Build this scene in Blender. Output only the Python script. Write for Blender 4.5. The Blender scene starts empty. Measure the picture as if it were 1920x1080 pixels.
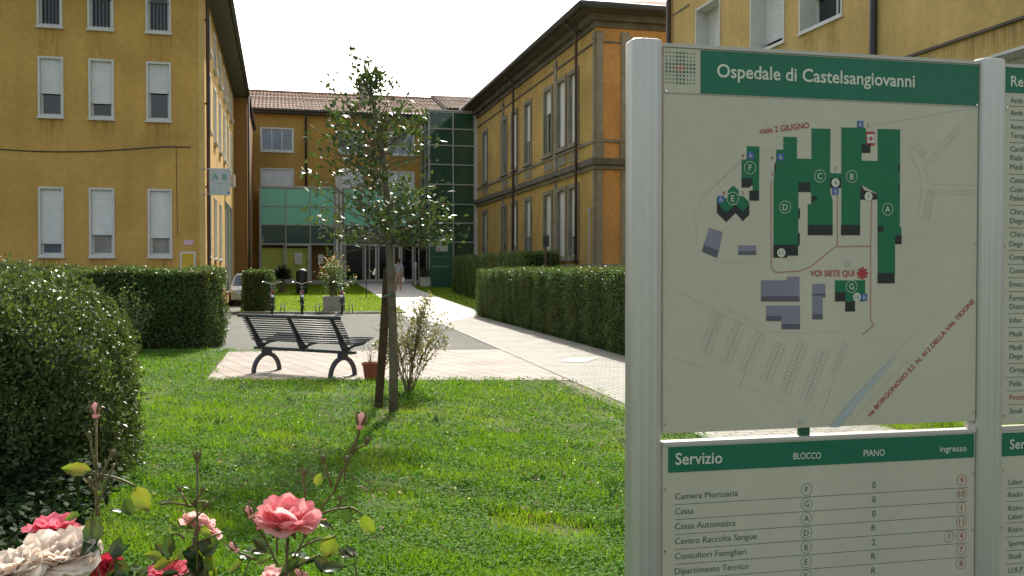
import bpy, math, random
import numpy as np
from mathutils import Vector, Matrix

random.seed(7)
RNG = np.random.default_rng(7)
scene = bpy.context.scene
COL = scene.collection

# ------------------------------------------------------------------ camera, sky, sun, exposure
FPX, HORIZON, CAM_H = 1750.0, 507.0, 1.5
PITCH = math.atan((540 - HORIZON) / FPX)
cam_data = bpy.data.cameras.new("camera")
cam = bpy.data.objects.new("camera", cam_data)
COL.objects.link(cam)
cam_data.sensor_width = 36.0
cam_data.lens = 36.0 * FPX / 1920.0
cam_data.clip_start = 0.05
cam_data.clip_end = 2000
cam.location = (0, 0, CAM_H)
cam.rotation_euler = (math.radians(90) - PITCH, 0, 0)
scene.camera = cam

SUN_EL, SUN_AZ = math.radians(37), math.radians(1)
world = bpy.data.worlds.new("World")
scene.world = world
world.use_nodes = True
wn = world.node_tree
bg = wn.nodes["Background"]
sky = wn.nodes.new("ShaderNodeTexSky")
sky.sky_type = 'NISHITA'
sky.sun_disc = False
sky.sun_elevation = SUN_EL
sky.sun_rotation = SUN_AZ
sky.air_density = 1.3
sky.dust_density = 4.0
sky.ozone_density = 0.6
hs_node = wn.nodes.new("ShaderNodeHueSaturation")      # a hazy, nearly white spring sky
hs_node.inputs["Saturation"].default_value = 0.45
wn.links.new(sky.outputs[0], hs_node.inputs["Color"])
wn.links.new(hs_node.outputs[0], bg.inputs[0])
bg.inputs[1].default_value = 0.15
sd = bpy.data.lights.new("sun", 'SUN')
sd.energy = 4.3
sd.angle = math.radians(0.5)
sd.color = (1.0, 0.94, 0.84)
sun = bpy.data.objects.new("sun", sd)
COL.objects.link(sun)
SV = Vector((math.sin(SUN_AZ) * math.cos(SUN_EL), math.cos(SUN_AZ) * math.cos(SUN_EL), math.sin(SUN_EL)))
sun.rotation_euler = SV.to_track_quat('Z', 'Y').to_euler()
sun.location = SV * 100
vs = scene.view_settings
vs.view_transform = 'Standard'
vs.look = 'None'
vs.exposure = 0.68
vs.gamma = 1.0

# ------------------------------------------------------------------ helpers
def ray(px, py):
    dx, dy = (px - 960) / FPX, (540 - py) / FPX
    f = Vector((0, math.cos(PITCH), -math.sin(PITCH)))
    u = Vector((0, math.sin(PITCH), math.cos(PITCH)))
    return f + Vector((dx, 0, 0)) + u * dy

RAMP0, RAMP1, RAMP_S = 33.0, 62.0, 0.028
def gz(y):
    return RAMP_S * (min(max(y, RAMP0), RAMP1) - RAMP0)

def G(px, py):
    """where a sight line meets the ground"""
    d = ray(px, py)
    t = CAM_H / max(-d.z, 1e-4)
    if t * d.y > RAMP0:
        t = (CAM_H + RAMP0 * RAMP_S) / (RAMP_S * d.y - d.z)
        if t * d.y > RAMP1:
            t = (CAM_H - gz(RAMP1)) / max(-d.z, 1e-4)
    return Vector((t * d.x, t * d.y, CAM_H + t * d.z))

def AT(px, py, Y):
    d = ray(px, py)
    return Vector((0, 0, CAM_H)) + d * (Y / d.y)

def tag(o, label=None, cat=None, group=None, kind=None):
    if label: o["label"] = label
    if cat: o["category"] = cat
    if group: o["group"] = group
    if kind: o["kind"] = kind
    return o

def empty(name, loc, rz=0.0, label=None, cat=None, group=None):
    o = bpy.data.objects.new(name, None)
    COL.objects.link(o)
    o.location = loc
    o.rotation_euler = (0, 0, rz)
    o.empty_display_size = 0.2
    return tag(o, label, cat, group)

class MB:
    def __init__(self):
        self.v, self.f, self.m = [], [], []
        self.mi = 0
    def add(self, vs, fs):
        b = len(self.v)
        self.v.extend([tuple(x) for x in vs])
        self.f.extend([tuple(b + i for i in q) for q in fs])
        self.m.extend([self.mi] * len(fs))
    def box(self, x0, x1, y0, y1, z0, z1):
        self.hexa([(x0, y0, z0), (x1, y0, z0), (x1, y1, z0), (x0, y1, z0), (x0, y0, z1), (x1, y0, z1), (x1, y1, z1), (x0, y1, z1)])
    def hexa(self, p):
        self.add(p, [(3, 2, 1, 0), (4, 5, 6, 7), (0, 1, 5, 4), (1, 2, 6, 5), (2, 3, 7, 6), (3, 0, 4, 7)])
    def tube(self, pts, r, n=8, cap=True):
        pts = [Vector(p) for p in pts]
        rs = r if isinstance(r, (list, tuple)) else [r] * len(pts)
        rings, prev = [], None
        for i, p in enumerate(pts):
            a = pts[max(i - 1, 0)]; b = pts[min(i + 1, len(pts) - 1)]
            t = (b - a).normalized()
            if prev is None:
                ref = Vector((0, 0, 1)) if abs(t.z) < .9 else Vector((1, 0, 0))
                n1 = t.cross(ref).normalized()
            else:
                n1 = (prev - t * prev.dot(t)).normalized()
            prev = n1
            n2 = t.cross(n1)
            rings.append([p + (n1 * math.cos(2 * math.pi * k / n) + n2 * math.sin(2 * math.pi * k / n)) * rs[i] for k in range(n)])
        vs = [q for rg in rings for q in rg]
        fs = []
        for i in range(len(rings) - 1):
            for k in range(n):
                k2 = (k + 1) % n
                fs.append((i * n + k, i * n + k2, (i + 1) * n + k2, (i + 1) * n + k))
        if cap:
            fs.append(tuple(range(n - 1, -1, -1)))
            fs.append(tuple((len(rings) - 1) * n + k for k in range(n)))
        self.add(vs, fs)
    def lathe(self, prof, n=20, c=(0, 0, 0)):
        vs = [(c[0] + r * math.cos(2 * math.pi * k / n), c[1] + r * math.sin(2 * math.pi * k / n), c[2] + z) for r, z in prof for k in range(n)]
        fs = [(i * n + k, i * n + (k + 1) % n, (i + 1) * n + (k + 1) % n, (i + 1) * n + k) for i in range(len(prof) - 1) for k in range(n)]
        self.add(vs, fs)
    def grid(self, fn, nu, nv):
        vs = [fn(i / nu, j / nv) for j in range(nv + 1) for i in range(nu + 1)]
        w = nu + 1
        fs = [(j * w + i, j * w + i + 1, (j + 1) * w + i + 1, (j + 1) * w + i) for j in range(nv) for i in range(nu)]
        self.add(vs, fs)
    def poly(self, pts):
        self.add(pts, [tuple(range(len(pts)))])
    def build(self, name, mat, parent=None, smooth=False, bevel=0.0, auto=None):
        me = bpy.data.meshes.new(name)
        me.from_pydata(self.v, [], self.f)
        mats = mat if isinstance(mat, (list, tuple)) else [mat]
        for m in mats: me.materials.append(m)
        if len(mats) > 1: me.polygons.foreach_set("material_index", self.m)
        if smooth: me.polygons.foreach_set("use_smooth", [True] * len(me.polygons))
        me.update()
        o = bpy.data.objects.new(name, me)
        COL.objects.link(o)
        if parent is not None: o.parent = parent
        if bevel > 0:
            b = o.modifiers.new("bevel", 'BEVEL'); b.width = bevel; b.segments = 2; b.limit_method = 'ANGLE'
        return o

def np_mesh(name, verts, faces, mat, parent=None, smooth=False):
    """verts (N,3), faces (M,k)"""
    me = bpy.data.meshes.new(name)
    k = faces.shape[1]
    me.vertices.add(len(verts)); me.vertices.foreach_set("co", np.ascontiguousarray(verts, dtype=np.float32).ravel())
    me.loops.add(faces.size); me.loops.foreach_set("vertex_index", np.ascontiguousarray(faces, dtype=np.int32).ravel())
    me.polygons.add(len(faces))
    me.polygons.foreach_set("loop_start", np.arange(0, faces.size, k, dtype=np.int32))
    me.polygons.foreach_set("loop_total", np.full(len(faces), k, dtype=np.int32))
    if smooth: me.polygons.foreach_set("use_smooth", np.ones(len(faces), dtype=bool))
    me.materials.append(mat)
    me.update(calc_edges=True)
    me.validate()
    o = bpy.data.objects.new(name, me)
    COL.objects.link(o)
    if parent is not None: o.parent = parent
    return o

def unit(a):
    return a / (np.linalg.norm(a, axis=1, keepdims=True) + 1e-9)

def leaf_arrays(P, D, N, L, W, fold=0.15):
    """one four-cornered folded leaf per row"""
    D = unit(D); S = unit(np.cross(D, N)); U = np.cross(S, D)
    L = np.asarray(L).reshape(-1, 1); W = np.asarray(W).reshape(-1, 1)
    a = P; t = P + D * L
    m = P + D * L * .45
    l = m + S * W * .5 + U * W * fold; r = m - S * W * .5 + U * W * fold
    V = np.stack([a, l, t, r], 1).reshape(-1, 3)
    F = np.arange(len(P) * 4).reshape(-1, 4)
    return V, F

def rand_dirs(n, rng=RNG):
    return unit(rng.normal(size=(n, 3)))

def wob(P, s, seed=0):
    """smooth pseudo-noise in about -1..1"""
    r = np.random.default_rng(seed)
    out = np.zeros(len(P))
    for k in range(5):
        w = r.normal(size=3) * s * (1 + .6 * k)
        out += np.sin(P @ w + r.uniform(0, 6.28)) / (1 + .5 * k)
    return out / 2.2

# ------------------------------------------------------------------ materials
def nt(name):
    m = bpy.data.materials.new(name); m.use_nodes = True
    t = m.node_tree
    return m, t, t.nodes["Principled BSDF"]

def M(name, col, rough=.6, var=.12, ns=2.0, bump=0.0, bs=60.0, spec=.5, metal=0.0, var2=0.0, ns2=14.0, streak=0.0, patch=0.0):
    m, t, b = nt(name)
    b.inputs["Roughness"].default_value = rough
    b.inputs["Metallic"].default_value = metal
    b.inputs["Specular IOR Level"].default_value = spec
    tc = t.nodes.new("ShaderNodeTexCoord")
    def noise(scale, detail=5, sc=None):
        n = t.nodes.new("ShaderNodeTexNoise"); n.inputs["Scale"].default_value = scale; n.inputs["Detail"].default_value = detail
        if sc:
            mp = t.nodes.new("ShaderNodeMapping"); mp.inputs["Scale"].default_value = sc
            t.links.new(tc.outputs["Object"], mp.inputs[0]); t.links.new(mp.outputs[0], n.inputs["Vector"])
        else:
            t.links.new(tc.outputs["Object"], n.inputs["Vector"])
        return n
    def mulvar(src, n, amt):
        mr = t.nodes.new("ShaderNodeMapRange")
        mr.inputs[1].default_value = .3; mr.inputs[2].default_value = .7
        mr.inputs[3].default_value = 1 - amt; mr.inputs[4].default_value = 1 + amt
        t.links.new(n.outputs[0], mr.inputs[0])
        mx = t.nodes.new("ShaderNodeVectorMath"); mx.operation = 'SCALE'
        if src is None: mx.inputs[0].default_value = col[:3]
        else: t.links.new(src, mx.inputs[0])
        t.links.new(mr.outputs[0], mx.inputs["Scale"])
        return mx.outputs[0]
    c = mulvar(None, noise(ns), var)
    if var2: c = mulvar(c, noise(ns2), var2)
    if patch:       # repaired and weathered areas with an edge of their own
        n = noise(.42, 9); mr = t.nodes.new("ShaderNodeMapRange"); mr.inputs[1].default_value = .53; mr.inputs[2].default_value = .57
        mr.inputs[3].default_value = 1.0; mr.inputs[4].default_value = 1 - patch
        t.links.new(n.outputs[0], mr.inputs[0]); mx = t.nodes.new("ShaderNodeVectorMath"); mx.operation = 'SCALE'
        t.links.new(c, mx.inputs[0]); t.links.new(mr.outputs[0], mx.inputs["Scale"]); c = mx.outputs[0]
    if streak: c = mulvar(c, noise(1.0, 4, (3.0, 3.0, .22)), streak)
    t.links.new(c, b.inputs["Base Color"])
    if bump:
        n = noise(bs, 4)
        bp = t.nodes.new("ShaderNodeBump"); bp.inputs["Strength"].default_value = bump; bp.inputs["Distance"].default_value = .02
        t.links.new(n.outputs[0], bp.inputs["Height"]); t.links.new(bp.outputs[0], b.inputs["Normal"])
    return m

def leafM(name, c1, c2, rough=.45, trans=.35, tcol=None, spec=.5, patch=None, pscale=1.2):
    m, t, b = nt(name)
    g = t.nodes.new("ShaderNodeNewGeometry")
    mx = t.nodes.new("ShaderNodeMix"); mx.data_type = 'RGBA'
    mx.inputs[6].default_value = (*c1, 1); mx.inputs[7].default_value = (*c2, 1)
    t.links.new(g.outputs["Random Per Island"], mx.inputs[0])
    if patch:       # yellower, browner or darker areas of the plant
        tc = t.nodes.new("ShaderNodeTexCoord"); n = t.nodes.new("ShaderNodeTexNoise"); n.inputs["Scale"].default_value = pscale; n.inputs["Detail"].default_value = 6
        t.links.new(tc.outputs["Object"], n.inputs["Vector"]); mr = t.nodes.new("ShaderNodeMapRange"); mr.inputs[1].default_value = .48; mr.inputs[2].default_value = .66; mr.inputs[4].default_value = .75
        t.links.new(n.outputs[0], mr.inputs[0]); m0 = mx; mx = t.nodes.new("ShaderNodeMix"); mx.data_type = 'RGBA'; mx.inputs[7].default_value = (*patch, 1)
        t.links.new(mr.outputs[0], mx.inputs[0]); t.links.new(m0.outputs[2], mx.inputs[6])
    t.links.new(mx.outputs[2], b.inputs["Base Color"])
    b.inputs["Roughness"].default_value = rough
    b.inputs["Specular IOR Level"].default_value = spec
    tr = t.nodes.new("ShaderNodeBsdfTranslucent")
    if tcol is None:
        vm = t.nodes.new("ShaderNodeVectorMath"); vm.operation = 'MULTIPLY'; vm.inputs[1].default_value = (1.5, 1.5, .7)
        t.links.new(mx.outputs[2], vm.inputs[0]); t.links.new(vm.outputs[0], tr.inputs[0])
    else: tr.inputs[0].default_value = (*tcol, 1)
    ms = t.nodes.new("ShaderNodeMixShader"); ms.inputs[0].default_value = trans
    t.links.new(b.outputs[0], ms.inputs[1]); t.links.new(tr.outputs[0], ms.inputs[2])
    t.links.new(ms.outputs[0], t.nodes["Material Output"].inputs[0])
    return m

def brickM(name, c1, c2, cm, w, h, mortar, bumpd=.01, rot=0.0, offset=.5, rough=.8, var=.2):
    m, t, b = nt(name)
    tc = t.nodes.new("ShaderNodeTexCoord"); mp = t.nodes.new("ShaderNodeMapping")
    mp.inputs["Rotation"].default_value = (0, 0, rot)
    br = t.nodes.new("ShaderNodeTexBrick"); br.offset = offset
    br.inputs["Color1"].default_value = (*c1, 1); br.inputs["Color2"].default_value = (*c2, 1); br.inputs["Mortar"].default_value = (*cm, 1)
    br.inputs["Scale"].default_value = 1.0; br.inputs["Mortar Size"].default_value = mortar
    br.inputs["Brick Width"].default_value = w; br.inputs["Row Height"].default_value = h
    br.inputs["Mortar Smooth"].default_value = .3
    t.links.new(tc.outputs["Object"], mp.inputs[0]); t.links.new(mp.outputs[0], br.inputs["Vector"])
    n = t.nodes.new("ShaderNodeTexNoise"); n.inputs["Scale"].default_value = 1.3; n.inputs["Detail"].default_value = 8
    t.links.new(tc.outputs["Object"], n.inputs["Vector"])
    mr = t.nodes.new("ShaderNodeMapRange"); mr.inputs[1].default_value = .3; mr.inputs[2].default_value = .7
    mr.inputs[3].default_value = 1 - var; mr.inputs[4].default_value = 1 + var
    t.links.new(n.outputs[0], mr.inputs[0])
    sc = t.nodes.new("ShaderNodeVectorMath"); sc.operation = 'SCALE'
    t.links.new(br.outputs["Color"], sc.inputs[0]); t.links.new(mr.outputs[0], sc.inputs["Scale"])
    t.links.new(sc.outputs[0], b.inputs["Base Color"])
    b.inputs["Roughness"].default_value = rough; b.inputs["Specular IOR Level"].default_value = .25
    bp = t.nodes.new("ShaderNodeBump"); bp.inputs["Strength"].default_value = .7; bp.inputs["Distance"].default_value = bumpd; bp.invert = True
    t.links.new(br.outputs["Fac"], bp.inputs["Height"]); t.links.new(bp.outputs[0], b.inputs["Normal"])
    return m

def glassM(name, tint, base, clear=.35, rough=.04):
    m, t, b = nt(name)
    b.inputs["Base Color"].default_value = (*base, 1); b.inputs["Roughness"].default_value = rough
    b.inputs["Specular IOR Level"].default_value = .7
    tr = t.nodes.new("ShaderNodeBsdfTransparent"); tr.inputs[0].default_value = (*tint, 1)
    ms = t.nodes.new("ShaderNodeMixShader"); ms.inputs[0].default_value = clear
    t.links.new(b.outputs[0], ms.inputs[1]); t.links.new(tr.outputs[0], ms.inputs[2])
    t.links.new(ms.outputs[0], t.nodes["Material Output"].inputs[0])
    return m

def paintM(name, col, rough=.4, spec=.5, metal=0.0, coat=0.0):
    return M(name, col, rough, .05, 5.0, 0.0, spec=spec, metal=metal)

MT = dict(
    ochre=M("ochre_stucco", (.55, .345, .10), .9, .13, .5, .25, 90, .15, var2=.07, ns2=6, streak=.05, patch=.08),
    ochre_sh=M("shaded_ochre_stucco", (.43, .265, .07), .9, .13, .5, .25, 90, .15, var2=.07, ns2=6, streak=.05, patch=.08),  # the same ochre, darkened to put the rear wing's shade into the colour
    ochre_lt=M("pale_ochre_stucco", (.60, .43, .165), .9, .14, .45, .25, 90, .15, var2=.08, ns2=6, streak=.07, patch=.08),
    ochre_old=M("old_ochre_stucco", (.50, .35, .115), .9, .16, .6, .3, 90, .15, var2=.10, ns2=7, streak=.06, patch=.08),
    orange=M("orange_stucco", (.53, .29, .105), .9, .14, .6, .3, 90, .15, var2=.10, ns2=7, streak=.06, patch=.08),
    brownwall=M("brown_stucco", (.28, .15, .055), .9, .14, .6, .2, 90, .15),
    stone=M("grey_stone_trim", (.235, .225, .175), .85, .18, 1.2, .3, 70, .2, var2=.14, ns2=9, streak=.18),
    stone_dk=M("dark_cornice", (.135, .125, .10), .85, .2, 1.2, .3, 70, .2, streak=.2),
    white=M("white_frame", (.62, .62, .58), .55, .06, 3, 0, spec=.4, var2=.05),
    shutter=M("white_roller_shutter", (.70, .72, .70), .5, .05, 2, 0, spec=.4, streak=.06),
    shutter_gr=M("grey_shutter", (.36, .37, .35), .55, .08, 2, 0, spec=.4, streak=.1),
    pane=M("dark_window_glass", (.02, .025, .03), .06, .3, 1, 0, spec=.6),
    pane_lt=M("curtained_window_glass", (.28, .27, .25), .12, .2, 3, 0, spec=.6),
    pane_bl=M("bluish_window_glass", (.10, .14, .20), .06, .3, 1.0, 0, spec=.8),
    bars=paintM("dark_bars", (.035, .035, .035), .5),
    pipe=paintM("brown_pipe", (.075, .045, .035), .45),
    gutter=M("grey_gutter", (.07, .068, .062), .5, .15, 2, 0, metal=.3),
    soffit=M("soffit", (.085, .075, .06), .9, .15, 2, .1),
    blackmetal=paintM("black_painted_steel", (.035, .042, .055), .45),
    alu=M("brushed_aluminium", (.55, .545, .515), .42, .03, 4, 0, metal=.55, spec=.4),
    palealu=paintM("pale_metal", (.5, .49, .45), .45),
    mullion=paintM("grey_mullion", (.36, .37, .34), .45),
    greenpaint=M("green_painted_metal", (.012, .085, .05), .4, .08, 1.5, 0, spec=.5),
    concrete=M("concrete", (.33, .32, .29), .9, .15, 4, .3, 60, .2),
    concrete_wt=M("pale_concrete", (.58, .57, .52), .9, .10, 1.2, .2, 60, .2, var2=.08),
    asphalt=M("asphalt", (.15, .153, .132), .95, .12, .5, .35, 160, .2, var2=.12, ns2=60),
    terracotta=M("terracotta", (.32, .10, .055), .85, .15, 8, .1, 60, .2),
    bark=M("grey_bark", (.15, .13, .095), .95, .25, 12, .8, 40, .1),
    stakewood=M("dark_stake_wood", (.075, .05, .03), .9, .25, 14, .5, 60, .1),
    twig=M("brown_twig", (.17, .13, .085), .9, .2, 10, .2, 50, .1),
    skin=M("skin", (.38, .21, .14), .55, .06, 12, 0),
    shirt=M("pale_grey_cloth", (.33, .35, .41), .9, .06, 8, .15, 60, .1),
    shorts=M("beige_cloth", (.36, .26, .17), .9, .06, 8, .15, 60, .1),
    hair=M("black_hair", (.012, .010, .009), .5, .2, 40, .3, 80),
    bagwhite=M("white_plastic_bag", (.72, .72, .70), .5, .05, 12, .2, 30),
    rubber=M("black_rubber", (.016, .016, .016), .7, .1, 10),
    chrome=paintM("chrome", (.62, .62, .62), .18, metal=.95),
    carpaint=paintM("silver_car_paint", (.42, .44, .46), .22, metal=.6),
    binpaint=paintM("dark_bin_plastic", (.012, .02, .018), .5),
    yellowpaint=paintM("yellow_panel", (.55, .36, .02), .5),
    pinkplate=paintM("pink_plate", (.62, .42, .52), .5),
    limewall=M("lime_green_wall", (.66, .68, .14), .85, .06, 1.5, .05),
)
LF = dict(
    hedge=leafM("box_hedge_leaf", (.042, .085, .022), (.11, .18, .045), .5, .28, patch=(.12, .125, .035), pscale=.9),
    bush=leafM("shrub_leaf", (.042, .075, .022), (.10, .145, .045), .42, .25, spec=.4, patch=(.105, .12, .05), pscale=1.6),
    bushtop=leafM("young_shrub_leaf", (.05, .085, .02), (.12, .15, .05), .4, .3),
    tree=leafM("glossy_tree_leaf", (.026, .055, .02), (.085, .12, .05), .38, .32, spec=.42),
    shrub=leafM("olive_leaf", (.13, .135, .05), (.28, .25, .12), .4, .3),
    oleander=leafM("oleander_leaf", (.05, .11, .03), (.16, .22, .08), .45, .3),
    palm=leafM("dark_spiky_leaf", (.012, .03, .012), (.03, .055, .02), .45, .15),
    grass=leafM("grass_blade", (.065, .17, .008), (.17, .29, .018), .6, .45, spec=.25, patch=(.20, .28, .03), pscale=.7),
    grassback=leafM("back_grass_blade", (.12, .20, .012), (.23, .31, .025), .6, .45, spec=.2),
    clover=leafM("clover_leaf", (.05, .15, .012), (.10, .24, .024), .75, .35, spec=.12, patch=(.06, .14, .02), pscale=1.1),
    ivy=leafM("dark_ivy_leaf", (.014, .03, .010), (.03, .055, .018), .75, .15, spec=.15),
)

# ------------------------------------------------------------------ the ground and what is laid on it
def sheet(name, pts, lift, mat):
    mb = MB(); mb.poly([(p.x, p.y, gz(p.y) + lift) for p in pts])
    return tag(mb.build(name, mat), kind='structure')

def g2(x, y): return Vector((x, y, gz(y)))

MT['soil'] = M("lawn_soil", (.085, .10, .03), .95, .3, .7, .5, 30, .1, var2=.3, ns2=9)
MT['backlawn'] = M("mown_lawn", (.12, .20, .02), .95, .2, .8, .6, 60, .1, var2=.25, ns2=30)
MT['bare'] = M("bare_earth", (.22, .19, .14), .95, .25, 3, .6, 40, .1, var2=.2, ns2=30)
MT['cobble'] = brickM("grey_block_paving", (.33, .315, .265), (.255, .245, .205), (.13, .125, .095), .20, .10, .012, .006, math.radians(-12), var=.16)
MT['pavers'] = brickM("pinkish_pavers", (.335, .275, .225), (.275, .23, .195), (.17, .145, .12), .26, .26, .016, .004, math.radians(-29), .0, var=.2, rough=.8)

mb = MB()
xs = [-250, -60, -20, 0, 20, 60, 250]; ys = [-60, 0, 8, 16, 24, RAMP0, RAMP1, 120, 400]
for i in range(len(xs) - 1):
    for j in range(len(ys) - 1):
        mb.poly([(xs[a], ys[b], gz(ys[b])) for a, b in ((i, j), (i + 1, j), (i + 1, j + 1), (i, j + 1))])
tag(mb.build("ground", MT['soil']), kind='structure')

KERB_Y = 32.4
pl0, pl1 = G(828, 607), G(1068, 711)
pdir = (pl1 - pl0).normalized()
pr0, pr1 = G(893, 592), G(1181, 671)
rdir = (pr1 - pr0).normalized()
sheet("asphalt_yard", [g2(-22, 17.6), G(428, 659), G(946, 656.5), pl0 + Vector((.3, -.3, 0)), g2(-2.4, KERB_Y), g2(-22, KERB_Y)], .004, MT['asphalt'])
sheet("asphalt_drive", [g2(-16.0, RAMP0), g2(-9.7, RAMP0), g2(-15.2, 56), g2(-20, 56)], .004, MT['asphalt'])
sheet("paved_pad", [G(386, 714), G(1072, 714), G(944, 656), G(428, 660)], .008, MT['pavers'])
sheet("block_path", [pl0, pl0 + pdir * 20.0, pl0 + pdir * 24.5, pr0 + rdir * 26.5, pr1, pr0], .012, MT['cobble'])
sheet("concrete_path", [g2(-3.9, 31.6), pl0 + Vector((0, -.4, 0)), pr0 + Vector((0, -.5, 0)), g2(-1.26, RAMP0), g2(-3.75, RAMP0)], .016, MT['concrete_wt'])
sheet("concrete_path", [g2(-3.75, RAMP0), g2(-1.26, RAMP0), G(888, 580), G(826, 559), G(782, 543), G(768, 531), g2(-8.6, 60), g2(-11.2, 60), G(671, 533), G(717, 561)], .016, MT['concrete_wt'])
sheet("back_lawn", [g2(-9.62, RAMP0), g2(-3.8, RAMP0), G(717, 561), G(671, 533), g2(-16, 57.5), g2(-15.2, 55)], .004, MT['backlawn'])
sheet("side_lawn", [g2(-1.2, RAMP0), g2(3.6, RAMP0), g2(-1.9, 56), G(770, 533), G(782, 543), G(826, 559), G(888, 580)], .004, MT['backlawn'])
rb = [G(1045, 714), G(1110, 722), G(1190, 752), G(1260, 790), G(1150, 765), G(1095, 740)]
sheet("bare_earth_verge", rb, .006, MT['bare'])
mb = MB()
mb.box(-9.8, -3.75, KERB_Y + .02, KERB_Y + .22, -.1, .07)
tag(mb.build("lawn_kerb", MT['concrete'], bevel=.01), kind='structure')
mb = MB()
a, b = pl0 + pdir * .1, pl0 + pdir * 19
nn = Vector((-pdir.y, pdir.x, 0)) * .05
mb.hexa([a - nn + Vector((0, 0, -.1)), b - nn + Vector((0, 0, -.1)), b + nn + Vector((0, 0, -.1)), a + nn + Vector((0, 0, -.1)),
         a - nn + Vector((0, 0, .017)), b - nn + Vector((0, 0, .017)), b + nn + Vector((0, 0, .017)), a + nn + Vector((0, 0, .017))])
tag(mb.build("path_edging", MT['concrete']), kind='structure')
# pale access slab set into the path
c = G(1085, 678)
sheet("path_slab", [G(1046, 680), G(1100, 681), G(1122, 673), G(1065, 673)], .020, MT['concrete_wt'])

# ------------------------------------------------------------------ buildings
RZ = math.radians(13.9)

class Fac:
    def __init__(self, loc, rz, O, A, N):
        R = Matrix.Rotation(rz, 3, 'Z')
        self.O, self.A, self.N = Vector(O), Vector(A), Vector(N)
        self.Ow = Vector(loc) + R @ self.O; self.Aw = R @ self.A; self.Nw = R @ self.N
        self.basez = self.Ow.z
    def hit(self, px, py):
        d = ray(px, py); c = Vector((0, 0, CAM_H))
        t = (self.Ow - c).dot(self.Nw) / d.dot(self.Nw)
        p = c + d * t - self.Ow
        return p.dot(self.Aw), p.z
    def a(self, px, py=400): return self.hit(px, py)[0]
    def P(self, a, z, d): return self.O + self.A * a + Vector((0, 0, z)) + self.N * d
    def box(self, mb, a0, a1, z0, z1, d0, d1):
        mb.hexa([self.P(a0, z0, d0), self.P(a1, z0, d0), self.P(a1, z0, d1), self.P(a0, z0, d1),
                 self.P(a0, z1, d0), self.P(a1, z1, d0), self.P(a1, z1, d1), self.P(a0, z1, d1)])
    def quad(self, mb, a0, a1, z0, z1, d):
        mb.poly([self.P(a0, z0, d), self.P(a1, z0, d), self.P(a1, z1, d), self.P(a0, z1, d)])
    def wall(self, mb, a0, a1, z0, z1, holes=(), d=0.0):
        A = sorted({a0, a1, *[h[0] for h in holes], *[h[1] for h in holes]})
        Z = sorted({z0, z1, *[h[2] for h in holes], *[h[3] for h in holes]})
        A = [x for x in A if a0 <= x <= a1]; Z = [x for x in Z if z0 <= x <= z1]
        for i in range(len(A) - 1):
            for j in range(len(Z) - 1):
                ca, cz = (A[i] + A[i + 1]) / 2, (Z[j] + Z[j + 1]) / 2
                if any(h[0] < ca < h[1] and h[2] < cz < h[3] for h in holes): continue
                self.quad(mb, A[i], A[i + 1], Z[j], Z[j + 1], d)

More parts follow.
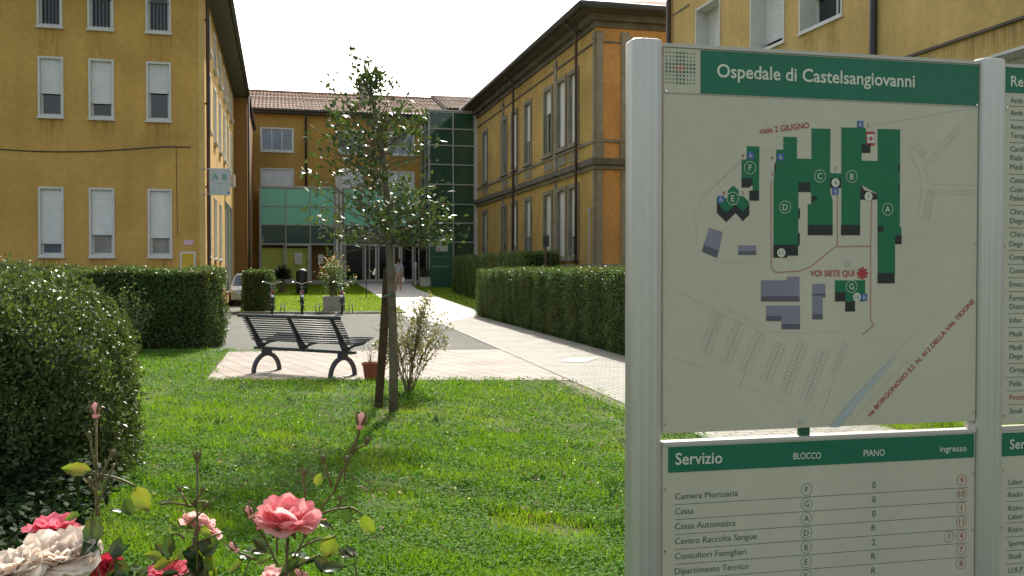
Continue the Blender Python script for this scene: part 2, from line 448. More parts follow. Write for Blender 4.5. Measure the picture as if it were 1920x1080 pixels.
def window(parent, F, h, trim='white', fw=.07, proud=.03, depth=.2, shut=.6, pane='pane', bars=False, mull=(), rails=(), sill=.05,
           shutmat='shutter', sash='white', shut_d=.07, label=None):
    a0, a1, z0, z1 = h
    mb = MB()
    t = .025
    # surround on the wall face and the reveal going in
    F.box(mb, a0 - fw, a0, z0 - fw, z1 + fw, .002, proud); F.box(mb, a1, a1 + fw, z0 - fw, z1 + fw, .002, proud)
    F.box(mb, a0, a1, z1, z1 + fw, .002, proud); F.box(mb, a0, a1, z0 - fw, z0, .002, proud)
    if sill: F.box(mb, a0 - fw - .03, a1 + fw + .03, z0 - fw - .05, z0 - fw, .002, proud + sill)
    for q in ((a0, a0 + .004, z0, z1), (a1 - .004, a1, z0, z1), (a0 + .004, a1 - .004, z1 - .004, z1), (a0 + .004, a1 - .004, z0, z0 + .004)):
        F.box(mb, *q, -depth, .001)
    o = mb.build("window", MT[trim], parent)
    mb = MB()
    w = .05; b0, b1, c0, c1 = a0 + .005, a1 - .005, z0 + .005, z1 - .005
    F.box(mb, b0, b0 + w, c0, c1, -depth + .005, -depth + .06); F.box(mb, b1 - w, b1, c0, c1, -depth + .005, -depth + .06)
    F.box(mb, b0 + w, b1 - w, c0, c0 + w, -depth + .005, -depth + .06); F.box(mb, b0 + w, b1 - w, c1 - w, c1, -depth + .005, -depth + .06)
    for f in mull:
        m = b0 + (b1 - b0) * f; F.box(mb, m - .03, m + .03, c0 + w, c1 - w, -depth + .007, -depth + .055)
    for f in rails:
        m = c0 + (c1 - c0) * f; F.box(mb, b0 + w, b1 - w, m - .02, m + .02, -depth + .009, -depth + .05)
    mb.build("sash", MT[sash], o)
    mb = MB(); F.quad(mb, b0 + .01, b1 - .01, c0 + .01, c1 - .01, -depth + .02); mb.build("pane", MT[pane], o)
    if shut > 0:
        mb = MB(); zz = z1 - .006; zb = z1 - (z1 - z0) * min(shut, .992); n = max(3, int((zz - zb) / .055)); s = (zz - zb) / n
        for k in range(n):
            za, zc = zz - k * s, zz - (k + 1) * s
            mb.poly([F.P(a0 + .006, za, -shut_d), F.P(a1 - .006, za, -shut_d), F.P(a1 - .006, zc + .008, -shut_d + .014), F.P(a0 + .006, zc + .008, -shut_d + .014)])
            mb.poly([F.P(a0 + .006, zc + .008, -shut_d + .014), F.P(a1 - .006, zc + .008, -shut_d + .014), F.P(a1 - .006, zc, -shut_d), F.P(a0 + .006, zc, -shut_d)])
        F.box(mb, a0 + .006, a1 - .006, zb - .03, zb, -shut_d - .012, -shut_d + .012)
        mb.build("shutter", MT[shutmat], o)
    if bars:
        mb = MB(); n = 6
        for k in range(1, n):
            x = a0 + (a1 - a0) * k / n; mb.tube([F.P(x, z0 + .01, -depth * .5), F.P(x, z0 + (z1 - z0) * .72, -depth * .5)], .012, 6)
        mb.tube([F.P(a0, z0 + (z1 - z0) * .72, -depth * .5), F.P(a1, z0 + (z1 - z0) * .72, -depth * .5)], .014, 6)
        mb.build("bars", MT['bars'], o)
    if label: o["label"] = label
    return o

def rect(F, x0, x1, y0, y1, xm=None):
    xm = (x0 + x1) / 2
    return (F.a(x0, (y0 + y1) / 2), F.a(x1, (y0 + y1) / 2), F.hit(xm, y1)[1], F.hit(xm, y0)[1])

# ---- left hospital block
LL = AT(385, 500, 28.0); LL.z = 0
left = empty("hospital_block", LL, RZ, "three storey ochre hospital block with white roller shutters and deep dark eaves", "building")
FS = Fac(LL, RZ, (0, 0, 0), (1, 0, 0), (0, -1, 0))
FE = Fac(LL, RZ, (0, 0, 0), (0, 1, 0), (1, 0, 0))
LH, LD = 10.0, 18.2
front_px = [((75, 115, 112, 217), .60, 'pane'), ((170, 210, 115, 219), .74, 'pane'), ((278, 317, 120, 223), .51, 'pane'),
            ((76, 116, 356, 477), .82, 'pane_bl'), ((171, 211, 356, 478), .68, 'pane_lt'), ((281, 319, 358, 478), .72, 'pane_lt')]
wl = [(rect(FS, *r), s, p) for r, s, p in front_px]
for i in range(3):   # the same sill and head along a storey
    for j in (0, 3):
        (a0, a1, _, _), s, p = wl[i + j]; ref = wl[2 + j][0]
        wl[i + j] = ((a0, a1, ref[2], ref[3]), s, p)
tops = [((73, 113), ), ((168, 209), ), ((277, 317), )]
zt0 = FS.hit(297, 58)[1]
attic = [(FS.a(a, 30), FS.a(b, 30), zt0, zt0 + 1.15) for ((a, b),) in tops]
# more columns further left, beyond the frame
extra = [(x, x + .64, wl[j][0][2], wl[j][0][3]) for j in (2, 5) for x in (-7.1, -8.6)]
holesF = [w[0] for w in wl] + attic + extra
mb = MB(); FS.wall(mb, -10, 0, -.4, LH, holesF)
side = []
for zz in ((1.95, 3.95), (5.95, 7.75), (8.45, 9.55)):
    for k in range(6):
        a = 1.3 + k * 2.75
        if zz[0] < 3 and a > 9.5: continue
        side.append((a, a + 1.0, zz[0], zz[1]))
garage = [(10.4, 12.6, .6, 4.3), (13.2, 15.6, .6, 4.3)]
FE.wall(mb, 0, LD, -.4, LH, side + garage)
mb.poly([(-10, 0, -.4), (-10, 0, LH), (-10, 30, LH), (-10, 30, -.4)])
mb.poly([(-10, 30, -.4), (-10, 30, LH), (0, 30, LH), (0, 30, -.4)])
mb.build("wall", MT['ochre'], left)
for (h, s, p) in wl: window(left, FS, h, shut=s, pane=p, fw=.058)
for h in attic: window(left, FS, h, shut=0, pane='pane', bars=True, rails=(.72,), fw=.058, depth=.16)
for h in extra: window(left, FS, h, shut=.8, fw=.058)
for i, h in enumerate(side): window(left, FE, h, shut=(.97, .9, .6, .97, .8, .97)[i % 6] if h[2] < 8.4 else .3, shutmat='shutter', fw=.06, depth=.16, sill=.09)
for h in garage:
    o = window(left, FE, h, shut=.97, shutmat='shutter_gr', fw=.05, depth=.12, sill=0, trim='mullion'); o.name = "shutter_door"
mb = MB()  # stair block closing the yard side
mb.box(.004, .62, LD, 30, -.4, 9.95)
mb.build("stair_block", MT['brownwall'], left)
mb = MB()
mb.box(-10.6, .62, -.62, 18.9, LH + .002, LH + .14)
mb.build("soffit", MT['soffit'], left)
mb = MB()
e = LH + .145
A = [(-11, -.66, e), (.66, -.66, e), (.66, 30.6, e), (-11, 30.6, e)]
B = [(-5.2, 5, e + 2.2), (-5.2, 25, e + 2.2)]
mb.add(A + B, [(0, 1, 4), (1, 2, 5, 4), (2, 3, 5), (3, 0, 4, 5), (3, 2, 1, 0)])
MT['tile_plain'] = M("old_roof_tiles", (.26, .15, .10), .9, .3, 5, .5, 12, .1, var2=.2, ns2=20)
roofo = mb.build("roof", MT['tile_plain'], left)
mb = MB()
mb.tube([(.70, -.7, LH + .10), (.70, 30, LH + .10)], .075, 8); mb.tube([(-11, -.70, LH + .10), (.62, -.70, LH + .10)], .075, 8)
mb.build("gutter", MT['gutter'], left, smooth=True)
mb = MB(); mb.tube([(.62, .22, LH + .05), (.09, .22, LH - .35), (.09, .22, -.1)], .055, 8)
for z in (1.5, 4, 6.5, 9): mb.box(.0, .05, .19, .25, z, z + .05)
mb.build("downpipe", MT['pipe'], left, smooth=True)
mb = MB(); mb.tube([(.69, LD - .07, LH), (.69, LD - .07, -.1)], .05, 8); mb.build("downpipe", MT['bars'], left, smooth=True)
mb = MB()   # slack cable across the facade
pts = []
for i in range(25):
    f = i / 24; x = -7.5 + f * 7.1
    pts.append((x, -.018, FS.hit(350, 276)[1] - .22 * math.sin(math.pi * min(1, f * 1.12)) - .05 * (1 - f)))
mb.tube(pts, .017, 5); x = FS.a(331, 380)
mb.tube([(x, -.012, FS.hit(331, 276)[1]), (x + .02, -.012, 2.6)], .007, 4)
mb.build("wall_cable", MT['gutter'], left)
mb = MB(); FS.box(mb, FS.a(344), FS.a(362), FS.hit(353, 459)[1], FS.hit(353, 450)[1], .002, .02); mb.build("plaque", MT['pinkplate'], left)
mb = MB(); r = rect(FS, 338, 367, 472, 520); FS.box(mb, *r, .002, .05)
o = mb.build("meter_cabinet", MT['white'], left); mb = MB(); FS.box(mb, r[0] + .05, r[1] - .05, r[2] + .05, r[3] - .05, .052, .06); mb.build("door", MT['yellowpaint'], o)
mb = MB(); FS.box(mb, -.16, -.0, 0, LH - .01, .002, .012); mb.build("corner_strip", MT['ochre_lt'], left)
mb = MB(); FE.box(mb, 11.2, 11.7, 5.0, 5.5, .002, .35); o = mb.build("wall_lamp", MT['palealu'], left)

# hanging sign at the corner of the block
hs = empty("hanging_sign", LL + Matrix.Rotation(RZ, 3, 'Z') @ Vector((0, -.06, 0)), RZ, "small pale square hanging sign lettered A B on two rods at the ochre block's corner", "sign")
FH = Fac(hs.location, RZ, (0, 0, 0), (1, 0, 0), (0, -1, 0))
r = rect(FH, 393, 432, 316, 366)
mb = MB(); FH.box(mb, *r, 0, .03); hp = mb.build("panel", M("pale_blue_panel", (.46, .50, .49), .45, .08, 3), hs, bevel=.004)
mb = MB()
for z in (r[3] - .02, r[2] + .03): mb.tube([(-.1, .02, z), (r[1], .02, z)], .016, 6)
mb.build("bracket", MT['alu'], hs, smooth=True)
HANG = (FH, r, hp)

# ---- middle block
ML = AT(470, 500, 58.0); ML.z = 0
mid = empty("rear_wing", ML, RZ, "rear ochre wing with terracotta tiled roof closing the courtyard", "building")
FM = Fac(ML, RZ, (0, 0, 0), (1, 0, 0), (0, -1, 0))
mz_e = FM.hit(640, 218)[1]
mw = []
zu = (FM.hit(520, 282)[1], FM.hit(520, 242)[1]); zl = (FM.hit(520, 365)[1], FM.hit(520, 318)[1])
for (x0, x1) in ((491, 549), (637, 680), (730, 775)):
    mw.append(((FM.a(x0), FM.a(x1), *zu), 0)); mw.append(((FM.a(x0), FM.a(x1), *zl), 1))
mb = MB(); FM.wall(mb, -2, 16.5, 0, mz_e, [w[0] for w in mw])
FW = Fac(ML, RZ, (0, 0, 0), (0, 1, 0), (1, 0, 0))
mb.poly([(16.5, 0, 0), (16.5, 9, 0), (16.5, 9, mz_e), (16.5, 0, mz_e)])
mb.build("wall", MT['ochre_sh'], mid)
for (h, k) in mw:
    if k == 0: window(mid, FM, h, shut=0, pane='pane_bl', mull=(.33, .66), fw=.085, depth=.12, sill=.04)
    else: window(mid, FM, h, shut=.97, fw=.085, depth=.12, sill=.04)
mb = MB()
FM.box(mb, -2.2, 16.5, mz_e - .02, mz_e + .12, .002, .55); mb.build("soffit", MT['soffit'], mid)
mb = MB(); mb.tube([(-2.2, -.62, mz_e + .16), (16.5, -.62, mz_e + .16)], .09, 8); mb.build("gutter", MT['gutter'], mid, smooth=True)
def tiles(name, parent, x0, x1, y0, z0, y1, z1):
    L = math.hypot(y1 - y0, z1 - z0); nr = max(2, int(L / .38)); sp = .235; nc = int((x1 - x0) / sp) * 6
    cy, cz = (y1 - y0) / L, (z1 - z0) / L
    V = []; F = []
    us = np.linspace(x0, x1, nc + 1); prof = .045 * np.abs(np.cos(np.pi * (us - x0) / sp))
    rr = np.random.default_rng(5)
    for j in range(nr):
        for s, lift in ((j * L / nr, .035), ((j + 1) * L / nr + .03, 0.0)):
            h = prof + lift + rr.uniform(-.006, .006)
            V.append(np.stack([us, y0 + cy * s - cz * h, z0 + cz * s + cy * h], 1))
    V = np.concatenate(V); w = nc + 1
    for j in range(nr):
        b = j * 2 * w; i = np.arange(nc)
        F.append(np.stack([b + i, b + i + 1, b + w + i + 1, b + w + i], 1))
    return np_mesh(name, V, np.concatenate(F), MT['rooftile'], parent)
MT['rooftile'] = brickM("clay_roof_tiles", (.36, .20, .13), (.27, .165, .12), (.12, .075, .06), .235, .38, .012, .01, 0, .0, var=.3)
zr = FM.hit(640, 218)[1] + .2
ridge = 1.5 + (507 - 179) / FPX * 65.5
tiles("roof", mid, -3.2, 16.6, -.6, zr, 6.5, ridge)
xh = FM.a(813) + 1.0
mb = MB(); mb.poly([(-3.2, 6.5, ridge), (16.6, 6.5, ridge), (16.6, 13, zr), (-3.2, 13, zr)]); mb.build("rear_slope", MT['tile_plain'], mid)
mb = MB(); mb.tube([(-3.2, 6.5, ridge + .04), (16.6, 6.5, ridge + .04)], .11, 8); mb.build("ridge_tiles", MT['rooftile'], mid, smooth=True)
tiles("raised_roof", mid, xh, 18.5, .6, zr + .62 * (ridge - zr) * .3 + .25, 7.6, ridge + .52)
mb = MB(); mb.poly([(xh, 7.6, ridge + .5), (18.5, 7.6, ridge + .5), (18.5, 13, zr), (xh, 13, zr)]); mb.build("rear_slope", MT['tile_plain'], mid)
mb = MB(); mb.poly([(xh, .6, zr), (xh, 7.6, ridge - .5), (xh, 7.6, ridge + .52), (xh, .6, zr + .8)]); mb.build("gable_edge", MT['concrete'], mid)
for px in (574, 700):
    mb = MB(); a = FM.a(px); mb.tube([(a, -.55, mz_e + .1), (a, -.09, mz_e - .4), (a, -.09, 4)], .07, 8); mb.build("downpipe", MT['bars'], mid, smooth=True)
mb = MB(); mb.tube([FM.P(FM.a(690), FM.hit(690, 180)[1], -3), FM.P(FM.a(690), FM.hit(690, 140)[1], -3)], .3, 8)
mb.build("chimney", MT['concrete'], mid)

# ---- green glass entrance in front of the middle block
EL = ML + Matrix.Rotation(RZ, 3, 'Z') @ Vector((0, -2.6, 0)); EL.z = 0
ent = empty("glass_entrance", EL, RZ, "two storey green glass entrance front with pale framed doors", "entrance")
FG = Fac(EL, RZ, (0, 0, 0), (1, 0, 0), (0, -1, 0))
MT['gteal'] = glassM("opaque_green_glass", (.25, .6, .45), (.15, .62, .41), .08, .12)
MT['gdark'] = glassM("dark_green_glass", (.14, .32, .25), (.035, .11, .08), .35, .03)
MT['gclear'] = glassM("clear_glass", (.95, .97, .95), (.02, .03, .025), .92, .03)
zg = gz(56)
MT['gdoor'] = glassM('dark_door_glass', (.2, .22, .22), (.012, .016, .018), .25, .03)
def zpx(F, y, x=640): return F.hit(x, y)[1]
rows = [zpx(FG, y, 560) for y in (527, 457, 422, 387, 353)]
def glass_bay(name, px0, px1, cols, ztop_rows, mats, parent):
    a0, a1 = FG.a(px0), FG.a(px1)
    o = empty(name, (0, 0, 0)); o.parent = parent
    fr = MB()
    A = [a0 + (a1 - a0) * k / cols for k in range(cols + 1)]
    for a in A: FG.box(fr, a - .035, a + .035, rows[0], rows[-1], -.04, .05)
    for z in rows: FG.box(fr, a0 - .036, a1 + .036, z - .03, z + .03, -.045, .045)
    fr.build("frame", MT['mullion'], o)
    for r in range(1, 4):
        for c in range(cols):
            mb = MB(); FG.quad(mb, A[c] + .03, A[c + 1] - .03, rows[r] + .03, rows[r + 1] - .03, 0)
            mb.build("glass_panel", MT[mats[r]], o)
    return o, A
bayL, AL_ = glass_bay("glass_bay", 489, 627, 3, rows, {1: 'gdark', 2: 'gteal', 3: 'gteal'}, ent)
bayR, AR_ = glass_bay("glass_bay", 645, 785, 3, rows, {1: 'gdark', 2: 'gteal', 3: 'gteal'}, ent)
# ground-floor glazing and doors
def leaf_glass(parent, x0, x1, mat, frame='palealu', w=.09, nm="door"):
    a0, a1 = FG.a(x0), FG.a(x1); mb = MB(); z0, z1 = rows[0], rows[1] - .03
    FG.box(mb, a0, a0 + w, z0, z1, -.03, .06); FG.box(mb, a1 - w, a1, z0, z1, -.03, .06)
    FG.box(mb, a0 + w, a1 - w, z1 - w, z1, -.03, .06); FG.box(mb, a0 + w, a1 - w, z0, z0 + w, -.03, .06)
    o = mb.build(nm, MT[frame], parent)
    mb = MB(); FG.quad(mb, a0 + w, a1 - w, z0 + w, z1 - w, .0); mb.build("pane", MT[mat], o)
    if nm == "door":
        mb = MB(); mb.tube([FG.P(a1 - w - .06, z0 + .9, .1), FG.P(a1 - w - .06, z0 + 1.35, .1)], .02, 6); mb.build("handle", MT['chrome'], o)
    return o
leaf_glass(ent, 489, 532, 'gclear', 'mullion', .05, "glazed_panel")
leaf_glass(ent, 534, 580, 'gclear')
leaf_glass(ent, 582, 627, 'gclear', 'mullion', .05, "glazed_panel")
leaf_glass(ent, 647, 681, 'gdoor', 'mullion', .05, "glazed_panel")
leaf_glass(ent, 683, 706, 'gdoor'); leaf_glass(ent, 708, 730, 'gdoor'); leaf_glass(ent, 731, 750, 'gdoor'); leaf_glass(ent, 751, 775, 'gdoor')
leaf_glass(ent, 777, 800, 'gdoor', 'mullion', .05, "glazed_panel")
mb = MB(); FG.box(mb, FG.a(487), FG.a(583), rows[0] - .3, rows[1] - .25, -.34, -.30); mb.build("lobby_wall", MT['limewall'], ent)
mb = MB(); FG.box(mb, FG.a(583.2), FG.a(632), rows[0] - .3, rows[1] - .1, -.9, -.86); mb.build("lobby_wall", MT['brownwall'], ent)
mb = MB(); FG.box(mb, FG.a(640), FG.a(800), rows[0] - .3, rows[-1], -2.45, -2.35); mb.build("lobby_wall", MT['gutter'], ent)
mb = MB()
FG.box(mb, FG.a(487), FG.a(629), rows[-1] + .03, rows[-1] + .12, -2.5, .08); FG.box(mb, FG.a(643), FG.a(787), rows[-1] + .03, rows[-1] + .12, -2.5, .08)
mb.build("flat_roof", MT['palealu'], ent)
mb = MB(); FG.box(mb, FG.a(629), FG.a(634.5), 0, rows[-1] + .9, -.12, .10); FG.box(mb, FG.a(636.5), FG.a(642), 0, rows[-1] + .9, -.12, .10); mb.build("column", MT['concrete_wt'], ent)
mb = MB(); FG.box(mb, FG.a(486), FG.a(488.6), 0, rows[-1], -2.5, .06); mb.build("end_wall", MT['palealu'], ent)
mb = MB(); FG.box(mb, FG.a(552), FG.a(566), rows[0] + 1.0, rows[0] + 1.7, .062, .07); mb.build("notice", MT['white'], ent)
mb = MB(); FG.box(mb, FG.a(596), FG.a(606), rows[0] + 1.05, rows[0] + 1.6, .062, .07); mb.build("notice", MT['white'], ent)
mb = MB(); FG.box(mb, FG.a(487), FG.a(800), 0, rows[0] - .03, -.05, .35); mb.build("threshold", MT['concrete'], ent)

# ---- glass stair tower
TL = AT(805, 500, 57.0); TL.z = 0
tow = empty("glass_stair_tower", TL, RZ, "tall dark green glass stair tower between rear wing and classical building", "tower")
FT = Fac(TL, RZ, (0, 0, 0), (1, 0, 0), (0, -1, 0))
FTS = Fac(TL, RZ, (0, 0, 0), (0, 1, 0), (-1, 0, 0))
ta1 = FT.a(889)
tz = [FT.hit(845, y)[1] for y in (537, 492, 454, 418, 383, 346, 309, 273, 242, 211)]
mb = MB()
cols = [0, ta1 * .53, ta1]
for a in cols: FT.box(mb, a - .04, a + .04, 0, tz[-1] + .05, -.05, .05)
for z in tz: FT.box(mb, .04, ta1 - .04, z - .035, z + .035, -.045, .06)
for a in (1.6, 3.2): FTS.box(mb, a - .03, a + .03, 0, tz[-1], -.04, .045)
for z in tz: FTS.box(mb, .05, 4.8, z - .03, z + .03, -.04, .05)
mb.build("frame", MT['mullion'], tow)
for j in range(len(tz) - 1):
    for c in range(2):
        mb = MB(); FT.quad(mb, cols[c] + .03, cols[c + 1] - .03, tz[j] + .03, tz[j + 1] - .03, 0); mb.build("glass_panel", MT['gtow'] if 'gtow' in MT else MT['gdark'], tow)
    mb = MB(); FTS.quad(mb, .05, 4.8, tz[j] + .03, tz[j + 1] - .03, 0); mb.build("glass_panel", MT['gdark'], tow)
mb = MB()
for j in (0, 2, 4, 6): mb.box(.1, ta1 - .1, .15, 4.6, tz[j] - .02, tz[j] + .18)
mb.box(.1, ta1 - .1, 4.4, 4.6, 0, tz[-1]); mb.build("stair_floors", MT['concrete'], tow)
mb = MB(); mb.box(-.1, ta1 + .1, -.1, 4.8, tz[-1] + .06, tz[-1] + .14); mb.build("roof", MT['palealu'], tow)
mb = MB(); FT.box(mb, ta1 + .04, ta1 + .45, 0, tz[-1] + .05, -.3, .12); mb.build("corner_pillar", MT['concrete_wt'], tow)

# ---- classical building on the right
RL = Vector((.0897 * 36, 36.0, 0))
rbd = empty("classical_building", RL, RZ, "two storey old ochre building with grey stone cornices, tall shuttered windows and brown drainpipes", "building")
FL = Fac(RL, RZ, (0, 0, 0), (0, 1, 0), (-1, 0, 0))
FF = Fac(RL, RZ, (0, 0, 0), (1, 0, 0), (0, -1, 0))
RH = 11.15
zu = (FL.hit(1076, 267)[1], FL.hit(1076, 138)[1]); zl = (FL.hit(1076, 480)[1], FL.hit(1076, 352)[1])
wx = [(1047, 1061), (1069, 1084), (1022, 1035), (986, 996), (961, 970), (942, 950.5), (907, 914)]
ush = [.99, .99, .35, .62, .98, .97, .97]; lsh = [.99, .70, .98, .62, .75, .72, .70]
H = []
for i, (x0, x1) in enumerate(wx):
    H.append(((FL.a(x1), FL.a(x0), *zu), ush[i])); H.append(((FL.a(x1), FL.a(x0), *zl), lsh[i]))
fh = [((1.9, 3.0, zu[0] + .1, zu[1]), .5), ((4.4, 5.5, zu[0] + .1, zu[1]), .5), ((1.9, 3.0, *zl), .7), ((4.4, 5.5, *zl), .7)]
RLEN = 23.2
mb = MB(); FL.wall(mb, 0, RLEN, -.3, RH, [h[0] for h in H])
mb.poly([(0, RLEN, 0), (9, RLEN, 0), (9, RLEN, RH), (0, RLEN, RH)])
mb.build("wall", MT['ochre_old'], rbd)
mb = MB(); FF.wall(mb, 0, 9, -.3, RH, [h[0] for h in fh]); mb.build("wall", MT['orange'], rbd)
for (h, s) in H: window(rbd, FL, h, trim='stone', fw=.16, proud=.07, depth=.16, shut=s, sill=.10, shut_d=.09)
for (h, s) in fh: window(rbd, FF, h, trim='stone', fw=.2, proud=.09, depth=.16, shut=s, sill=.14, shut_d=.09)
zb0, zb1 = FL.hit(1110, 319)[1], FL.hit(1110, 300)[1]
zs = zu[0] - .22
def band(name, z0, z1, d, mat, a_in=0.0):
    mb = MB()
    FL.box(mb, -d, RLEN, z0, z1, .001, d); FF.box(mb, .001, 9, z0, z1, .001, d - .002)
    return mb.build(name, MT[mat], rbd)
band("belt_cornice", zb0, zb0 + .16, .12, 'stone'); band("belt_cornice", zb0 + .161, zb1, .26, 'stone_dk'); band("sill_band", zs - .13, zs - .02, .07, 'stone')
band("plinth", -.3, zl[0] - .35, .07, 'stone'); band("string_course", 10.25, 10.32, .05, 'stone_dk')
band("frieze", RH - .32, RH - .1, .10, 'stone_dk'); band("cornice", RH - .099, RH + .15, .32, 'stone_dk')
mb = MB()
mb.box(-.75, 9.7, -.75, RLEN + .5, RH + .152, RH + .28); mb.build("soffit", MT['soffit'], rbd)
mb = MB()
mb.box(-.80, 9.7, -.80, RLEN + .5, RH + .282, RH + .36)
A = [(-.9, -.9, RH + .365), (9.8, -.9, RH + .365), (9.8, RLEN + .5, RH + .365), (-.9, RLEN + .5, RH + .365), (4.5, 5, RH + 2.4), (4.5, RLEN - 4, RH + 2.4)]
mb.add(A, [(0, 1, 4), (1, 2, 5, 4), (2, 3, 5), (3, 0, 4, 5), (3, 2, 1, 0)])
mb.build("roof", MT['tile_plain'], rbd)
mb = MB(); mb.tube([(-.88, -.88, RH + .30), (-.88, RLEN + .5, RH + .30)], .13, 8); mb.tube([(-.88, -.88, RH + .30), (9.7, -.88, RH + .30)], .13, 8)
mb.build("gutter", MT['gutter'], rbd, smooth=True)
for px in (1094.5, 974):
    mb = MB(); a = FL.a(px)
    mb.tube([(-.85, a, RH + .22), (-.33, a, RH - .2), (-.33, a, 0)], .06, 8)
    mb.build("downpipe", MT['pipe'], rbd, smooth=True)
mb = MB(); mb.tube([(-.88, RLEN - .15, RH + .25), (-.14, RLEN - .15, RH - .6), (-.14, RLEN - .15, .5)], .07, 8); mb.build("downpipe", MT['bars'], rbd, smooth=True)
# pilasters: stone strips with their caps and pedestals
def pil(F, a0, a1, nm="pilaster"):
    mb = MB()
    F.box(mb, a0, a1, zs - .02, RH - .46, .001, .055); F.box(mb, a0, a1, zl[0] - .34, zb0 - .002, .001, .055)
    F.box(mb, a0 - .05, a1 + .05, zb1 + .002, zs - .14, .001, .05); F.box(mb, a0 - .04, a1 + .04, RH - .75, RH - .62, .056, .085)
    mb.build(nm, MT['stone'], rbd)
for a0, a1 in ((.02, .22), (5.2, 5.55), (15.2, 15.5)): pil(FL, a0, a1)
for a0, a1 in ((.02, .26), (1.02, 1.36), (3.6, 3.9), (6.2, 6.5)): pil(FF, a0, a1)
mb = MB()
for (h, s) in H[0::2]:
    FL.box(mb, h[0] - .1, h[1] + .1, zb1 + .2, zs - .2, .001, .03); 
mb.build("apron_panels", MT['stone'], rbd)
mb = MB()
h = fh[0][0]; FF.box(mb, h[0] - .35, h[1] + .35, h[3] + .28, h[3] + .42, .002, .35)
FF.box(mb, h[0] - .28, h[0] - .1, h[3] - .05, h[3] + .278, .092, .28); FF.box(mb, h[1] + .1, h[1] + .28, h[3] - .05, h[3] + .278, .092, .28)
mb.build("hood_moulding", MT['stone'], rbd)
mb = MB()
for k in range(7):
    z = zl[0] - .2 + k * .48; FF.box(mb, 1.42, 1.68, z, z + .03, .001, .012)
mb.build("joint_lines", MT['stone_dk'], rbd)
mb = MB(); a = FF.a(1109, 440) - .02
mb.tube([(-.12, .45, .2), (-.12, .45, FL.hit(1108, 392)[1])], .035, 8); mb.box(-.17, -.07, .38, .52, FL.hit(1108, 400)[1], FL.hit(1108, 390)[1]); mb.build("gas_pipe", MT['palealu'], rbd)

# ---- pale building at the far right, behind the sign
PL = Vector(((1256 - 960) / FPX * 30, 30.0, 0))
pal = empty("pale_building", PL, RZ, "tall pale yellow building with deep white window reveals above the information sign", "building")
FP = Fac(PL, RZ, (0, 0, 0), (0, -1, 0), (-1, 0, 0))
PH = 10.6
zsill = FP.hit(1500, 64)[1] + .05
pw = [((FP.a(1306, 60), FP.a(1349, 40), zsill, zsill + 2.05), .99), ((FP.a(1409, 60), FP.a(1469, 60), zsill, zsill + 2.05), .86), ((FP.a(1501, 40), FP.a(1577, 20), zsill, zsill + 2.05), .62)]
for k in range(2): pw.append(((FP.a(1577, 20) + 4 + 3 * k, FP.a(1577, 20) + 5.4 + 3 * k, zsill, zsill + 2.05), .8))
low = [((w[0][0], w[0][1], zsill - 4.0, zsill - 2.0), .8) for w in pw]
mb = MB(); FP.wall(mb, 0, 22, -.3, PH, [w[0] for w in pw + low]); mb.poly([(0, 0, -.3), (9, 0, -.3), (9, 0, PH), (0, 0, PH)])
mb.poly([(0, -22, -.3), (9, -22, -.3), (9, -22, PH), (0, -22, PH)])
mb.build("wall", MT['ochre_lt'], pal)
for (h, s) in pw + low: window(pal, FP, h, shut=s, fw=.05, proud=.02, depth=.5, shut_d=.40, sill=.03, mull=(.5,))
mb = MB(); a = FP.a(1643, 60)
mb.tube([(-.08, -a, PH - .02), (-.08, -a, 0)], .075, 8); mb.build("downpipe", MT['bars'], pal, smooth=True)
mb = MB(); mb.tube([(-.10, -.06, PH - .02), (-.10, -.06, 0)], .085, 8); mb.build("downpipe", MT['pipe'], pal, smooth=True)
a0, zc = FP.hit(1694, 108)
mb = MB(); FP.box(mb, a0 + .01, 22, zc - .05, zc, .001, .06); mb.build("string_course", MT['stone_dk'], pal)
z5 = FP.hit(1262, 30)[1]
mb = MB(); FP.box(mb, .15, pw[0][0][0] - .5, z5, z5 + .04, .001, .03); mb.build("string_course", MT['stone'], pal)
mb = MB(); mb.box(-.12, 9.1, -22.2, .1, PH + .002, PH + .2); mb.build("roof", MT['soffit'], pal)

# ---- rain streaks below sills: thin weathering films with a soft outline of their own
def stainM():
    m, t, b = nt("rain_streaks")
    b.inputs["Base Color"].default_value = (.16, .115, .05, 1); b.inputs["Roughness"].default_value = .95; b.inputs["Specular IOR Level"].default_value = .1
    at = t.nodes.new("ShaderNodeVertexColor"); at.layer_name = "fade"
    tc = t.nodes.new("ShaderNodeTexCoord"); mp = t.nodes.new("ShaderNodeMapping"); mp.inputs["Scale"].default_value = (9, 9, .6)
    n = t.nodes.new("ShaderNodeTexNoise"); n.inputs["Scale"].default_value = 1.6; n.inputs["Detail"].default_value = 6
    t.links.new(tc.outputs["Object"], mp.inputs[0]); t.links.new(mp.outputs[0], n.inputs["Vector"])
    mr = t.nodes.new("ShaderNodeMapRange"); mr.inputs[1].default_value = .42; mr.inputs[2].default_value = .72; mr.inputs[4].default_value = .38
    t.links.new(n.outputs[0], mr.inputs[0])
    mu = t.nodes.new("ShaderNodeMath"); mu.operation = 'MULTIPLY'; t.links.new(mr.outputs[0], mu.inputs[0]); t.links.new(at.outputs[0], mu.inputs[1])
    tr = t.nodes.new("ShaderNodeBsdfTransparent"); ms = t.nodes.new("ShaderNodeMixShader")
    t.links.new(mu.outputs[0], ms.inputs[0]); t.links.new(tr.outputs[0], ms.inputs[1]); t.links.new(b.outputs[0], ms.inputs[2])
    t.links.new(ms.outputs[0], t.nodes["Material Output"].inputs[0])
    return m
STAIN = stainM()
